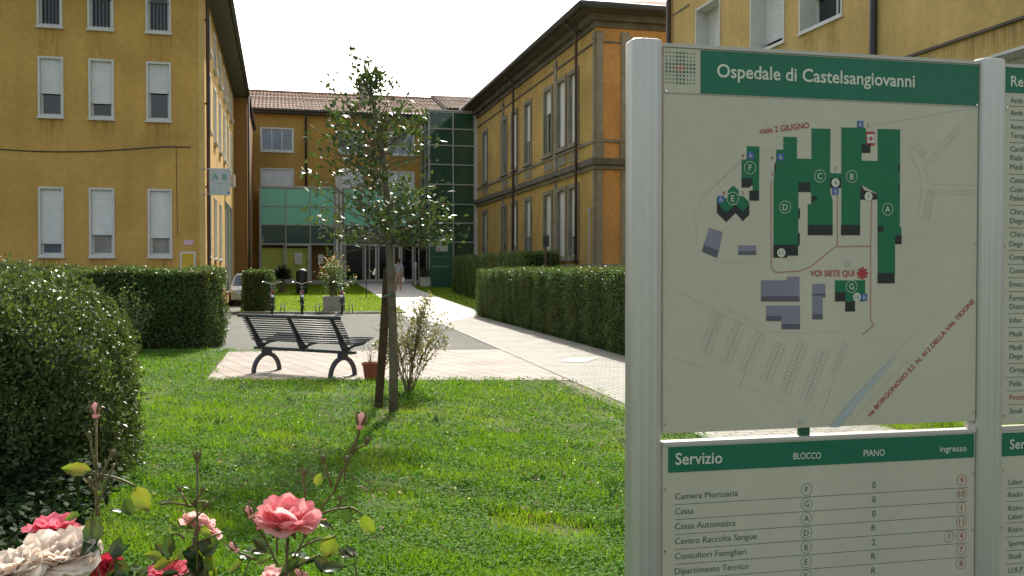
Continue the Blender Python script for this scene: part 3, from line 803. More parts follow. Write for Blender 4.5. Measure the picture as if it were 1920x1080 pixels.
def stains(F, rects, parent):
    """rects: (a0, a1, z_low, z_high, strongest_at_top)"""
    mb = MB(); fade = []
    for (a0, a1, z0, z1, top) in rects:
        def P(u, v, a0=a0, a1=a1, z0=z0, z1=z1): return F.P(a0 + (a1 - a0) * u, z0 + (z1 - z0) * v, .0035)
        mb.grid(P, 8, 6)
        for j in range(7):
            for i in range(9):
                e = min(1, min(i, 8 - i) / 1.5); v = j / 6; fade.append(e * (v ** 1.4 if top else (1 - v) ** 1.3) * (1 if 0 < (6 - j if not top else j) or True else 0))
    o = mb.build("wall_stains", STAIN, parent)
    ca = o.data.color_attributes.new("fade", 'FLOAT_COLOR', 'POINT')
    for k, f in enumerate(fade): ca.data[k].color = (f, f, f, 1)
    return o
rs_ = random.Random(4)
def under(h, drop=1.0, w=.12): return (h[0] - w, h[1] + w, h[2] - .13 - drop * rs_.uniform(.7, 1.5), h[2] - .12, True)
stains(FS, [under(w[0]) for w in wl] + [under(h, 1.3) for h in attic] + [(-10, -.17, -.2, 1.0, False), (-9, -.2, LH - .9, LH - .03, True)], left)
stains(FL, [under(h[0], .5, .2) for h in H[1::2]] + [(.3, RLEN, zs + 1.9 + 1.0, RH - .4, True)], rbd)
stains(FP, [under(h[0], 1.1) for h in pw[:3]] + [(.2, 8, 8.8, PH, True), (a0, 18, zc - 1.6, zc - .06, True)], pal)
stains(FM, [under(h, .8, .2) for h, k in mw if k == 0], mid)

# ------------------------------------------------------------------ lettering
_txt = {}
def text_geo(body, bold=0.0):
    if bold < .005: bold = 0.0
    k = (body, bold)
    if k in _txt: return _txt[k]
    cu = bpy.data.curves.new("lettering", 'FONT'); cu.body = body; cu.size = 1.0; cu.offset = bold; cu.resolution_u = 3
    ob = bpy.data.objects.new("lettering", cu); COL.objects.link(ob)
    dg = bpy.context.evaluated_depsgraph_get(); dg.update()
    me = bpy.data.meshes.new_from_object(ob.evaluated_get(dg))
    vs = np.array([v.co[:2] for v in me.vertices]); fs = [tuple(p.vertices) for p in me.polygons]
    bpy.data.objects.remove(ob); bpy.data.curves.remove(cu); bpy.data.meshes.remove(me)
    _txt[k] = (vs, fs)
    return _txt[k]
CAP = None
def put_text(mb, P, body, p0, p1=None, h=.02, bold=.012, center=False, cap=None):
    """P(x, z) -> 3-D point; p0 baseline start, p1 baseline end (x, z); h capital height"""
    global CAP
    if CAP is None: CAP = text_geo("H")[0][:, 1].max()
    vs, fs = text_geo(body, bold)
    x0, x1 = vs[:, 0].min(), vs[:, 0].max()
    if p1 is None:
        sx = h / CAP; ang = 0.0
    else:
        dx, dz = p1[0] - p0[0], p1[1] - p0[1]
        sx = math.hypot(dx, dz) / (x1 - x0); ang = math.atan2(dz, dx)
    sy = h / CAP
    c, s = math.cos(ang), math.sin(ang)
    ox = (x1 + x0) / 2 if center else x0
    yo = CAP / 2 if center else 0
    out = []
    for x, y in vs:
        a, b = (x - ox) * sx, (y - yo) * sy
        out.append(P(p0[0] + a * c - b * s, p0[1] + a * s + b * c))
    mb.add(out, fs)

# ------------------------------------------------------------------ the information sign
S0 = Vector((.4886, 3.0, 0)); SD = Vector((1.622 - .4886, .255, 0)).normalized()
SRZ = math.atan2(SD.y, SD.x)
SNRM = Vector((SD.y, -SD.x, 0))          # towards the reader
def sp(px, py):
    d = ray(px, py); c = Vector((0, 0, CAM_H))
    t = (S0 - c).dot(SNRM) / d.dot(SNRM); p = c + d * t - S0
    return p.dot(SD), p.z + 0.0
def swap(p): return (p[0], p[1])
sign = empty("information_sign", S0, SRZ, "large grey hospital information board with green headers and map on rounded metal posts", "sign")
def SP(x, z, d=0.0): return (x, -d, z)
MT['signface'] = M("sign_face", (.535, .515, .405), .45, .03, 2.0, 0, spec=.35, var2=.025, ns2=25, streak=.035)
MT['signgreen'] = M("sign_green", (.012, .155, .088), .42, .05, 2.0, 0, spec=.35)
MT['mapgreen'] = M("map_green", (.014, .165, .075), .45, .05, 2.0, 0, spec=.3)
MT['mapblack'] = paintM("map_black", (.010, .014, .014), .5)
MT['mapviolet'] = paintM("map_violet", (.23, .215, .29), .5)
MT['mapviolet_dk'] = paintM("map_dark_violet", (.10, .095, .125), .5)
MT['signletter'] = paintM("pale_lettering", (.62, .66, .55), .5)
MT['signred'] = paintM("red_lettering", (.40, .035, .04), .5)
MT['signink'] = paintM("green_grey_lettering", (.055, .115, .085), .5)
MT['signblue'] = paintM("blue_symbol", (.05, .12, .38), .5)
MT['mapline'] = paintM("map_lines", (.36, .36, .33), .5)
MT['mapline_lt'] = paintM("map_faint_lines", (.46, .455, .40), .5)
MT['mapriver'] = paintM("map_river", (.40, .47, .46), .5)
PW = sp(1833, 450)[0] - sp(1243, 450)[0]
PX = [sp(1212, 450)[0], sp(1857, 450)[0]]; PX.append(2 * PX[1] - PX[0])
ZT = sp(1212, 76)[1]
for i, x in enumerate(PX):
    mb = MB(); rx, ry, n = (.0535, .05, 40)
    if i: rx = .053
    def ring(z, k=1.0):
        out = []
        for j in range(n):
            t = 2 * math.pi * j / n
            g = 1.0 - (.045 if j in (29, 31) else 0) - (.03 if j in (34, 26) else 0)   # extrusion grooves
            ex = .62
            out.append((x + rx * k * g * math.copysign(abs(math.cos(t)) ** ex, math.cos(t)), .028 + ry * k * g * math.copysign(abs(math.sin(t)) ** ex, math.sin(t)), z))
        return out
    levels = [(-.2, 1), (ZT - .004, 1), (ZT + .002, .97), (ZT + .004, .9)]
    R = [ring(z, k) for z, k in levels]
    vs = [p for r in R for p in r]
    fs = [(a * n + j, a * n + (j + 1) % n, (a + 1) * n + (j + 1) % n, (a + 1) * n + j) for a in range(len(R) - 1) for j in range(n)]
    fs.append(tuple((len(R) - 1) * n + j for j in range(n)))
    mb.add(vs, fs)
    p = mb.build("post", MT['alu'], sign)
MAPP = []
def spoly(mb, pts, d): mb.poly([SP(*q, d) for q in pts])
def A_(x, y): return sp(1180 + x / 2.572, 60 + y / 2.572)
def B_(x, y): return sp(1180 + x / 2.595, 460 + y / 2.595)
def C_(x, y): return sp(1180 + x / 2.595, 780 + y / 2.595)
# map panel
x0, x1 = sp(1243.5, 400)[0], sp(1832.5, 400)[0]
ztop, zbot = sp(1245, 88)[1], sp(1245, 813)[1]
mb = MB(); mb.box(x0, x1, 0, .03, zbot, ztop); mapp = mb.build("panel", MT['signface'], sign, bevel=.002); mapp["label"] = "panel with the site map"
mb = MB(); mb.box(x0, x1, -.004, .034, ztop + .0005, ztop + .012); mb.build("top_rail", MT['palealu'], mapp)
zh0, zh1 = sp(1313, 175)[1], sp(1313, 94)[1]
xh0 = sp(1313.5, 130)[0]
E1, E2, E3, E4, E5 = .0008, .0014, .0020, .0026, .0032
mb = MB(); mb.box(xh0, x1 - .001, -E1 - .001, -.0001, zh0, zh1); mb.build("header", MT['signgreen'], mapp)
mb = MB(); mb.box(x0 + .001, x1 - .001, -E1 - .0012, -.0001, zh0 - .0042, zh0 - .0012); mb.build("header_joint", MT['mapline'], mapp)
def circle(mb, c, r, d, n=20): spoly(mb, [(c[0] + r * math.cos(2 * math.pi * k / n), c[1] + r * math.sin(2 * math.pi * k / n)) for k in range(n)], d)
def annulus(mb, c, r0, r1, d, n=24):
    vs = []; fs = []
    for k in range(n):
        t = 2 * math.pi * k / n
        vs += [SP(c[0] + r0 * math.cos(t), c[1] + r0 * math.sin(t), d), SP(c[0] + r1 * math.cos(t), c[1] + r1 * math.sin(t), d)]
        b = 2 * k; e = 2 * ((k + 1) % n); fs.append((b, b + 1, e + 1, e))
    mb.add(vs, fs)
def line(mb, p, q, w, d):
    dx, dz = q[0] - p[0], q[1] - p[1]; L = math.hypot(dx, dz) or 1; nx, nz = -dz / L * w / 2, dx / L * w / 2
    spoly(mb, [(p[0] + nx, p[1] + nz), (q[0] + nx, q[1] + nz), (q[0] - nx, q[1] - nz), (p[0] - nx, p[1] - nz)], d)
def dots(mb, pts, step, r, d):
    acc = 0.0
    for p, q in zip(pts, pts[1:]):
        L = math.hypot(q[0] - p[0], q[1] - p[1]); t = acc
        while t < L:
            c = (p[0] + (q[0] - p[0]) * t / L, p[1] + (q[1] - p[1]) * t / L)
            spoly(mb, [(c[0] - r, c[1] - r), (c[0] + r, c[1] - r), (c[0] + r, c[1] + r), (c[0] - r, c[1] + r)], d); t += step
        acc = t - L
EH = .0034
PT = lambda d: (lambda x, z: SP(x, z, d))
U = .0017 / 2.6 * 2.57   # about one photograph pixel on the board
# header words and the dotted emblem
mb = MB(); put_text(mb, PT(EH), "Ospedale di Castelsangiovanni", sp(1343.5, 144.5), sp(1714, 164), h=.0415, bold=.016)
mb.build("lettering", MT['signletter'], mapp)
mg, mr = MB(), MB()
for i in range(9):
    for j in range(9):
        px = 1230 + (118 + i * 39) / 6; py = 70 + (168 + j * 42.5 + i * 2.0) / 6
        c = sp(px, py); inc = (3 <= i <= 5); inr = (3 <= j <= 5)
        r = .0034 if (inc or inr) else .0022
        if inc and inr: r = .0038
        tgt = mr if (inc and inr and (i == 4 or j == 4)) else mg
        spoly(tgt, [(c[0] - r, c[1] - r), (c[0] + r, c[1] - r), (c[0] + r, c[1] + r), (c[0] - r, c[1] + r)], E1)
mg.build("emblem", MT['signink'], mapp); mr.build("emblem_centre", MT['signred'], mapp)
# map plan
green = [
    [(742, 505), (808, 507), (808, 610), (878, 612), (878, 465), (970, 467), (968, 680), (1022, 682), (1022, 705), (968, 705), (968, 770), (980, 812), (980, 930), (860, 930), (860, 830), (877, 830), (877, 775), (872, 775), (872, 725), (815, 725), (815, 1030), (763, 1030), (763, 1040), (695, 1040), (695, 720), (708, 620), (708, 567), (742, 567)],
    [(1022, 460), (1140, 462), (1140, 540), (1120, 540), (1120, 620), (1197, 622), (1197, 467), (1306, 470), (1304, 940), (1312, 940), (1312, 980), (1281, 980), (1281, 1164), (1197, 1164), (1196, 780), (1115, 735), (1112, 930), (1022, 930)],
    [(566, 550), (627, 553), (625, 765), (594, 765), (594, 705), (541, 705), (541, 615), (566, 615)],
    [(475, 765), (500, 740), (527, 765), (527, 790), (550, 792), (578, 820), (578, 835), (545, 868), (512, 834), (465, 872), (422, 820), (422, 800), (475, 800)]]
mb = MB()
for pl in green: spoly(mb, [A_(*q) for q in pl], E1)
spoly(mb, [B_(*q) for q in [(1000, 170), (1147, 170), (1147, 272), (1050, 272), (1050, 228), (1000, 228)]], E1)
MAPP.append((mb, MT['mapgreen']))
black = [[(860, 930), (980, 930), (980, 980), (860, 980)], [(1020, 930), (1112, 930), (1112, 980), (1020, 980)], [(815, 725), (872, 725), (872, 772), (815, 772)],
         [(968, 705), (1020, 705), (1020, 752), (968, 752)], [(1115, 735), (1132, 762), (1195, 782), (1195, 808), (1113, 808)], [(1281, 980), (1312, 980), (1312, 1023), (1281, 1023)],
         [(1197, 935), (1225, 935), (1225, 965), (1197, 965)], [(1120, 540), (1162, 540), (1162, 583), (1120, 583)], [(541, 705), (594, 705), (594, 735), (578, 750), (541, 750)],
         [(578, 765), (625, 765), (625, 813), (578, 813)], [(422, 822), (465, 870), (512, 834), (547, 866), (578, 832), (578, 880), (547, 912), (512, 872), (467, 917), (422, 872)],
         [(878, 790), (905, 792), (905, 803), (878, 830)], [(815, 850), (822, 850), (822, 900), (815, 900)], [(813, 970), (821, 970), (821, 1030), (813, 1030)], [(700, 640), (708, 622), (708, 660), (698, 690)],
         [(1296, 640), (1304, 640), (1304, 670), (1296, 670)], [(1296, 735), (1304, 735), (1304, 768), (1296, 768)]]
mb = MB()
for pl in black: spoly(mb, [A_(*q) for q in pl], E2)
for pl in ([(1207, 135), (1290, 135), (1290, 185), (1207, 185)], [(700, -3), (820, -3), (820, 50), (768, 50), (768, 60), (700, 60)], [(1000, 228), (1050, 228), (1050, 273), (1000, 273)], [(1050, 273), (1097, 273), (1097, 322), (1050, 322)]):
    spoly(mb, [B_(*q) for q in pl], E2)
MAPP.append((mb, MT['mapblack']))
vio, vdk = MB(), MB()
spoly(vio, [sp(*q) for q in [(1330, 427), (1355, 435), (1348, 470), (1319, 459)]], E1); spoly(vdk, [sp(*q) for q in [(1319, 459), (1348, 470), (1344, 484), (1316, 472)]], E1)
spoly(vio, [sp(*q) for q in [(1384, 460), (1418, 460), (1418, 471), (1384, 471)]], E1); spoly(vdk, [sp(*q) for q in [(1384, 471), (1418, 471), (1418, 478), (1384, 478)]], E1)
for pl in ([(640, 170), (765, 170), (765, 152), (828, 152), (828, 248), (640, 248)], [(890, 187), (953, 187), (953, 235), (940, 235), (940, 335), (890, 335)], [(665, 293), (830, 293), (830, 383), (740, 383), (740, 343), (665, 343)]): spoly(vio, [B_(*q) for q in pl], E1)
for pl in ([(640, 248), (828, 248), (828, 273), (640, 273)], [(890, 335), (940, 335), (940, 360), (890, 360)], [(890, 235), (953, 235), (953, 253), (940, 253), (940, 243), (890, 243)], [(665, 343), (740, 343), (740, 368), (665, 368)], [(740, 383), (830, 383), (830, 408), (740, 408)]): spoly(vdk, [B_(*q) for q in pl], E2)
MAPP.append((vio, MT['mapviolet'])); MAPP.append((vdk, MT['mapviolet_dk']))
ml, mf = MB(), MB()
for (cx, cy, ex, ey) in ((437, 333, 365, 527), (540, 383, 465, 572), (640, 430, 556, 612), (735, 480, 660, 668), (845, 475, 758, 710), (950, 505, 855, 755)):
    p, q = B_(cx, cy), B_(ex, ey); line(ml, p, q, U * 1.0, E1)
    dx, dz = q[0] - p[0], q[1] - p[1]; L = math.hypot(dx, dz); tx, tz = dx / L, dz / L; nx, nz = -tz, tx; w = .019
    for s in (-1, 1): line(mf, (p[0] + nx * w * s, p[1] + nz * w * s), (q[0] + nx * w * s, q[1] + nz * w * s), U * .7, E1)
    n = int(L / .0125)
    for k in range(n + 1):
        c = (p[0] + dx * k / n, p[1] + dz * k / n); line(mf, (c[0] - nx * w, c[1] - nz * w), (c[0] + nx * w, c[1] + nz * w), U * .6, E2)
for (cx, cy, ex, ey, w) in ((1058, 468, 985, 645, .009),):
    p, q = B_(cx, cy), B_(ex, ey); dx, dz = q[0] - p[0], q[1] - p[1]; L = math.hypot(dx, dz); nx, nz = -dz / L, dx / L
    for s in (-1, 1): line(mf, (p[0] + nx * w * s, p[1] + nz * w * s), (q[0] + nx * w * s, q[1] + nz * w * s), U * .6, E1)
    for k in range(16):
        c = (p[0] + dx * k / 15, p[1] + dz * k / 15); line(mf, (c[0] - nx * w, c[1] - nz * w), (c[0] + nx * w, c[1] + nz * w), U * .5, E2)
line(ml, B_(985, 690), B_(940, 815), U * .9, E1); line(ml, B_(570, 612), B_(535, 688), U * .8, E1)
def Z_(x, y): return sp(1560 + x / 4.5, 180 + y / 4.5)
for pts in ([(330, 248), (700, 190), (960, 140), (1225, 98)],): 
    for p, q in zip(pts, pts[1:]): line(ml, Z_(*p), Z_(*q), U * .7, E1)
for pts in ([(1180, 130), (900, 420), (780, 600), (830, 700)], [(1060, 250), (850, 520)], [(650, 480), (740, 640), (755, 820), (720, 1000), (790, 1060)], [(700, 390), (800, 480), (770, 520), (680, 430), (650, 480)], [(860, 745), (1225, 755)], [(810, 790), (1225, 797)], [(810, 820), (1225, 835)],
            [(810, 790), (770, 1030)], [(860, 800), (820, 1050)]):
    for p, q in zip(pts, pts[1:]): line(mf, Z_(*p), Z_(*q), U * .8, E1)
for k in range(9): line(mf, Z_(808 - k * 4.5, 800 + k * 26), Z_(856 - k * 4.5, 810 + k * 28), U * .7, E2)
for k in range(14): line(mf, Z_(870 + k * 26, 797), Z_(870 + k * 26, 828), U * .6, E2)
for k in range(18): line(mf, Z_(840 + k * 13, 560 - k * 17), Z_(870 + k * 13, 570 - k * 17), U * .7, E2)
for k in range(6): line(mf, Z_(690 + k * 18, 400 + k * 15), Z_(665 + k * 18, 425 + k * 18), U * .7, E2)
for pts in ([(200, 205), (420, 320), (640, 420), (830, 425), (1100, 425)], [(210, 540), (560, 680), (830, 800), (940, 820)], [(470, 310), (640, 400)], [(480, 300), (650, 385)], [(360, 65), (450, 80), (630, 82), (630, -10)], [(1690, 180), (1310, 500), (1030, 880)], [(1370, 545), (1060, 880)], [(850, 800), (880, 760), (985, 690)]):
    for p, q in zip(pts, pts[1:]): line(mf, B_(*p), B_(*q), U * .6, E1)
for pts in ([(310, 880), (350, 800), (540, 620)], [(380, 770), (545, 620), (740, 540), (877, 520)], [(420, 715), (445, 760)], [(455, 690), (475, 735)], [(310, 1060), (330, 1000), (315, 900)]):
    for p, q in zip(pts, pts[1:]): line(mf, A_(*p), A_(*q), U * .7, E1)
spoly(mf, [B_(*q) for q in [(1045, 70), (1078, 70), (1078, 103), (1045, 103)]], E1); spoly(mf, [B_(*q) for q in [(820, 840), (850, 840), (850, 873), (820, 873)]], E1)
MAPP.append((ml, MT['mapline'])); MAPP.append((mf, MT['mapline_lt']))
mb = MB(); spoly(mb, [B_(*q) for q in [(1240, 590), (1308, 535), (1262, 590), (1140, 730), (1020, 885), (972, 885), (1100, 730)]], E3); MAPP.append((mb, MT['mapriver']))
# red words, paths
mb = MB()
put_text(mb, PT(E3), "viale 2 GIUGNO", A_(628, 492), A_(868, 463), h=.0195, bold=.006)
put_text(mb, PT(E3), "VOI SIETE QUI", B_(879, 150), B_(1093, 150), h=.0195, bold=.012)
put_text(mb, PT(E3), "via BORGONOVO S.S. N. 412 DELLA VAL TIDONE", B_(1168, 838), B_(1680, 275), h=.0165, bold=.010)
c = B_(1133, 136)
for k in range(4):
    t = math.pi * k / 4; line(mb, (c[0] - .021 * math.cos(t), c[1] - .021 * math.sin(t)), (c[0] + .021 * math.cos(t), c[1] + .021 * math.sin(t)), .0085, E3 + .0002 * k)
DS, DR = U * 4.4, U * 1.15
dots(mb, [A_(683, 722), B_(690, 10), B_(690, 108), B_(712, 132), B_(825, 126), B_(880, 105), B_(960, 40), B_(1002, 6), B_(1172, 4)], DS, DR, E3)
dots(mb, [A_(1002, 792), A_(1002, 1028)], DS, DR, E3); dots(mb, [A_(1168, 812), B_(1173, 4), B_(1173, 365), B_(1190, 388), B_(1130, 435)], DS, DR, E3)
for ch, x, y in (("2", 1149, 450), ("9", 547, 597), ("6", 688, 605), ("5", 688, 685), ("3", 993, 660), ("8", 455, 777), ("7", 547, 779)): put_text(mb, PT(E3), ch, A_(x, y), h=.012, bold=.0, center=True)
a = A_(1142, 480); b = A_(1182, 548)
spoly(mb, [(a[0], b[1]), (b[0], b[1]), (b[0], a[1]), (a[0], a[1])], E2)
MAPP.append((mb, MT['signred']))
mw_, mk, mbl = MB(), MB(), MB()
a2 = A_(1146, 493); b2 = A_(1180, 536); spoly(mw_, [(a2[0], b2[1]), (b2[0], b2[1]), (b2[0], a2[1]), (a2[0], a2[1])], E3)
c = ((a2[0] + b2[0]) / 2, (a2[1] + b2[1]) / 2)
mr2 = MB(); line(mr2, (c[0] - .0075, c[1]), (c[0] + .0075, c[1]), .005, E4); line(mr2, (c[0], c[1] - .0075), (c[0], c[1] + .0075), .005, E4 + .0001); MAPP.append((mr2, MT['signred']))
for ch, x, y in (("F", 581, 655), ("E", 497, 803), ("D", 750, 845), ("C", 918, 695), ("B", 1071, 697), ("A", 1244, 855)):
    c = A_(x, y); annulus(mw_, c, .0195, .0212, E3); put_text(mw_, PT(E3), ch, c, h=.0195, bold=.006, center=True)
c = B_(1080, 200); annulus(mw_, c, .0195, .0212, E3); put_text(mw_, PT(E3), "G", c, h=.0195, bold=.006, center=True)
for ch, c in (("4", A_(993, 727)), ("1", A_(1152, 793)), ("11", B_(738, 36)), ("10", B_(1106, 252))):
    circle(mw_, c, .015, E3); put_text(mk, PT(E4), ch, c, h=.0145, bold=.0, center=True)
for c in (A_(1113, 445), A_(583, 595), A_(728, 602), A_(993, 768), A_(440, 808), B_(1141, 252)):
    r = .0115; spoly(mbl, [(c[0] - r, c[1] - r), (c[0] + r, c[1] - r), (c[0] + r, c[1] + r), (c[0] - r, c[1] + r)], E3)
    annulus(mw_, (c[0] - .001, c[1] - .003), .0038, .0052, E4, 12); line(mw_, (c[0] - .002, c[1] + .008), (c[0] - .001, c[1] - .001), .0018, E4 + .0001); line(mw_, (c[0] - .001, c[1] - .001), (c[0] + .006, c[1] - .006), .0016, E4 + .0002)
MAPP.append((mw_, MT['signletter'])); MAPP.append((mk, MT['signink'])); MAPP.append((mbl, MT['signblue']))

jm = MB()
for i_, (b_, _) in enumerate(MAPP):
    jm.mi = i_; jm.add(b_.v, b_.f)
jm.build("site_map", [m_ for _, m_ in MAPP], mapp)
def list_panel(xa, xb, za, zb, name_label):
    mb = MB(); mb.box(xa, xb, 0, .03, za, zb); o = mb.build("panel", MT['signface'], sign, bevel=.002); o["label"] = name_label
    mb = MB(); mb.box(xa, xb, -.004, .034, zb + .0005, zb + .012); mb.build("top_rail", MT['palealu'], o)
    return o
zs1, zs0 = sp(1245, 836)[1], -.0
srv = list_panel(x0, x1, .25, zs1, "lower panel listing services")
za, zb = C_(188, 276)[1], C_(188, 152)[1]
mb = MB(); mb.box(C_(189, 200)[0], C_(1676, 150)[0], -E1 - .001, -.0001, za, zb); mb.build("header", MT['signgreen'], srv)
mb = MB()
put_text(mb, PT(EH), "Servizio", C_(222, 236), C_(450, 228), h=.037, bold=.014)
put_text(mb, PT(EH), "BLOCCO", C_(795, 209), C_(930, 206), h=.021, bold=.010); put_text(mb, PT(EH), "PIANO", C_(1137, 195), C_(1240, 191), h=.021, bold=.010)
put_text(mb, PT(EH), "ingresso", C_(1508, 173), C_(1637, 170), h=.0205, bold=.008); mb.build("lettering", MT['signletter'], srv)
names = [("Camera Mortuaria", 528, "F", "0", ["9"]), ("Cassa", 312, "G", "0", ["10"]), ("Cassa Automatica", 517, "A", "0", ["1"]), ("Centro Raccolta Sangue", 620, "D", "R", ["11"]),
         ("Consultori Famigliari", 570, "B", "2", ["1", "4"]), ("Dipartimento Tecnico", 580, "E", "R", ["7"])]
mi, mred = MB(), MB()
zrow = [C_(222, 404 + k * 73.5)[1] for k in range(6)]
xl, xr = C_(220, 430)[0], C_(1645, 347)[0]
rules = [C_(220, 431 + k * 72.8)[1] for k in range(6)]
pitch_ = rules[0] - rules[1]
for k, (nm, xe, b_, p_, g_) in enumerate(names):
    z = rules[0] + .0165 - k * pitch_
    put_text(mi, PT(E2), nm, (C_(222, 400)[0], z), (C_(xe, 400)[0], z), h=.0195, bold=.002)
    zc = z + .0085
    c = (C_(862, 360)[0], zc); annulus(mi, c, .0195, .0208, E2); put_text(mi, PT(E2), b_, c, h=.019, bold=.002, center=True)
    put_text(mi, PT(E2), p_, (C_(1190, 340)[0], zc + .002), h=.021, bold=.004, center=True)
    for q, t in enumerate(g_):
        c = (C_(1617 - (60 * (len(g_) - 1 - q)), 315)[0], zc + .002); annulus(mred, c, .0185, .0198, E2); put_text(mred, PT(E2), t, c, h=.0195, bold=.004, center=True)
    line(mi, (xl, rules[0] - k * pitch_), (xr, rules[0] - k * pitch_), .0016, E2)
z = rules[0] + .0165 - 6 * pitch_
c = (C_(862, 360)[0], z + .0085); annulus(mi, c, .0195, .0208, E2); put_text(mi, PT(E2), "F", c, h=.019, bold=.002, center=True); put_text(mi, PT(E2), "R", (C_(1190, 340)[0], z + .0105), h=.021, bold=.004, center=True)
c = (C_(1617, 315)[0], z + .0105 + pitch_ * 0)
annulus(mred, c, .0185, .0198, E2); put_text(mred, PT(E2), "8", c, h=.0195, bold=.004, center=True)
mi.build("lettering", MT['signink'], srv); mred.build("entrance_numbers", MT['signred'], srv)
# second pair of panels, running out of the frame
xc0 = sp(1881.5, 400)[0]; xc1 = xc0 + (x1 - x0)
dep = list_panel(xc0, xc1, sp(1882, 795)[1], sp(1882, 126)[1], "panel listing wards")
def D_(x, y): return sp(1860 + x / 3.0, 100 + y / 3.0)
def D2(x, y): return sp(1860 + x / 3.0, 440 + y / 3.0)
def D3(x, y): return sp(1860 + x / 3.6, 780 + y / 3.6)
mb = MB(); mb.box(xc0 + .003, xc1 - .003, -E1 - .001, -.0001, D_(70, 220)[1], D_(70, 74)[1]); mb.build("header", MT['signgreen'], dep)
mb = MB(); put_text(mb, PT(EH), "Rep", D_(102, 185), None, h=.035, bold=.014); mb.build("lettering", MT['signletter'], dep)
mi, mred = MB(), MB()
for t, y in (("Amb", 278), ("Amb", 348), ("Anes", 426), ("Terap", 475), ("Cardi", 552), ("Riabi", 601), ("Medi", 653), ("Centr", 728), ("Colo-", 780), ("Pelvic", 828), ("Chiru", 905), ("Dege", 955), ("Chiru", 1032)):
    put_text(mi, PT(E2), t, D_(102, y), None, h=.0185, bold=.002)
for t, y in (("Dege", 65), ("Comp", 140), ("Consu", 216), ("Emoc", 293), ("Farma", 371), ("Distri", 419), ("Infor", 495), ("Medi", 573), ("Medi", 649), ("Dege", 698), ("Ortop", 775), ("Polia", 852), ("Studi", 1006)):
    put_text(mi, PT(E2), t, D2(98, y), None, h=.0185, bold=.002)
put_text(mred, PT(E2), "Pront", D2(98, 930), None, h=.0185, bold=.003)
for y in (297, 374, 501, 679, 853, 981): z = D_(95, y)[1]; line(mi, (xc0 + .02, z), (xc1 - .03, z), .0016, E2)
for y in (88, 166, 242, 320, 443, 522, 600, 725, 802, 880, 956): z = D2(95, y)[1]; line(mi, (xc0 + .02, z), (xc1 - .03, z), .0016, E2)
mi.build("lettering", MT['signink'], dep); mred.build("red_lettering", MT['signred'], dep)
sr2 = list_panel(xc0, xc1, .25, sp(1882, 807)[1], "second lower panel listing services")
mb = MB(); mb.box(xc0 + .003, xc1 - .003, -E1 - .001, -.0001, D3(80, 272)[1], D3(80, 115)[1]); mb.build("header", MT['signgreen'], sr2)
mb = MB(); put_text(mb, PT(EH), "Ser", D3(115, 222), None, h=.033, bold=.014); mb.build("lettering", MT['signletter'], sr2)
mi = MB()
for t, y in (("Labor", 464), ("Radio", 548), ("Ritiro", 640), ("Labor", 698), ("Ritiro", 785), ("Sporte", 878), ("Studi", 965), ("U.R.P.", 1060)): put_text(mi, PT(E2), t, D3(110, y), None, h=.0185, bold=.002)
for y in (487, 578, 723, 817, 910, 1000): z = D3(95, y)[1]; line(mi, (xc0 + .02, z), (xc1 - .03, z), .0016, E2)
mi.build("lettering", MT['signink'], sr2)
mb = MB(); c = sp(1511, 812); mb.box(c[0] - .018, c[0] + .018, .006, .024, c[1] - .03, c[1] + .03); mb.build("spacer", MT['greenpaint'], sign)
mb = MB(); c = sp(1821, 802); mb.box(c[0] - .008, c[0] + .008, .006, .02, c[1] - .03, c[1] + .03); mb.build("spacer", MT['palealu'], sign)

# fixings at the panel corners
for pnl, (xa, xb, za, zb) in ((mapp, (x0, x1, zbot, ztop)), (srv, (x0, x1, .25, zs1)), (dep, (xc0, xc1, sp(1882, 795)[1], sp(1882, 126)[1])), (sr2, (xc0, xc1, .25, sp(1882, 807)[1]))):
    mb = MB()
    for x in (xa + .008, xb - .008):
        for z in (za + .03, (za + zb) / 2, zb - .14): mb.tube([(x, -.0001, z), (x, -.0035, z)], .0035, 10)
    mb.build("screws", MT['chrome'], pnl)
# lettering of the small hanging sign
FH, r, hp = HANG
mb = MB(); P = lambda x, z: FH.P(x, z, .034)
w = r[1] - r[0]; h = r[3] - r[2]
put_text(mb, P, "A", (r[0] + w * .28, r[2] + h * .68), h=h * .2, bold=.03, center=True); put_text(mb, P, "B", (r[0] + w * .72, r[2] + h * .68), h=h * .2, bold=.03, center=True)
put_text(mb, P, "1", (r[0] + w * .5, r[2] + h * .26), h=h * .13, bold=.0, center=True)
mb.poly([P(r[0] + w * .3, r[2] + h * .42), P(r[0] + w * .68, r[2] + h * .42), P(r[0] + w * .68, r[2] + h * .435), P(r[0] + w * .3, r[2] + h * .435)])
mb.build("lettering", M("sign_letter_green", (.10, .30, .22), .5, .05), hp)
mb = MB(); mb.poly([P(r[0] + w * .86, r[2] + h * .06), P(r[0] + w * .97, r[2] + h * .06), P(r[0] + w * .97, r[2] + h * .13), P(r[0] + w * .86, r[2] + h * .13)]); mb.build("symbol", MT['signblue'], hp)

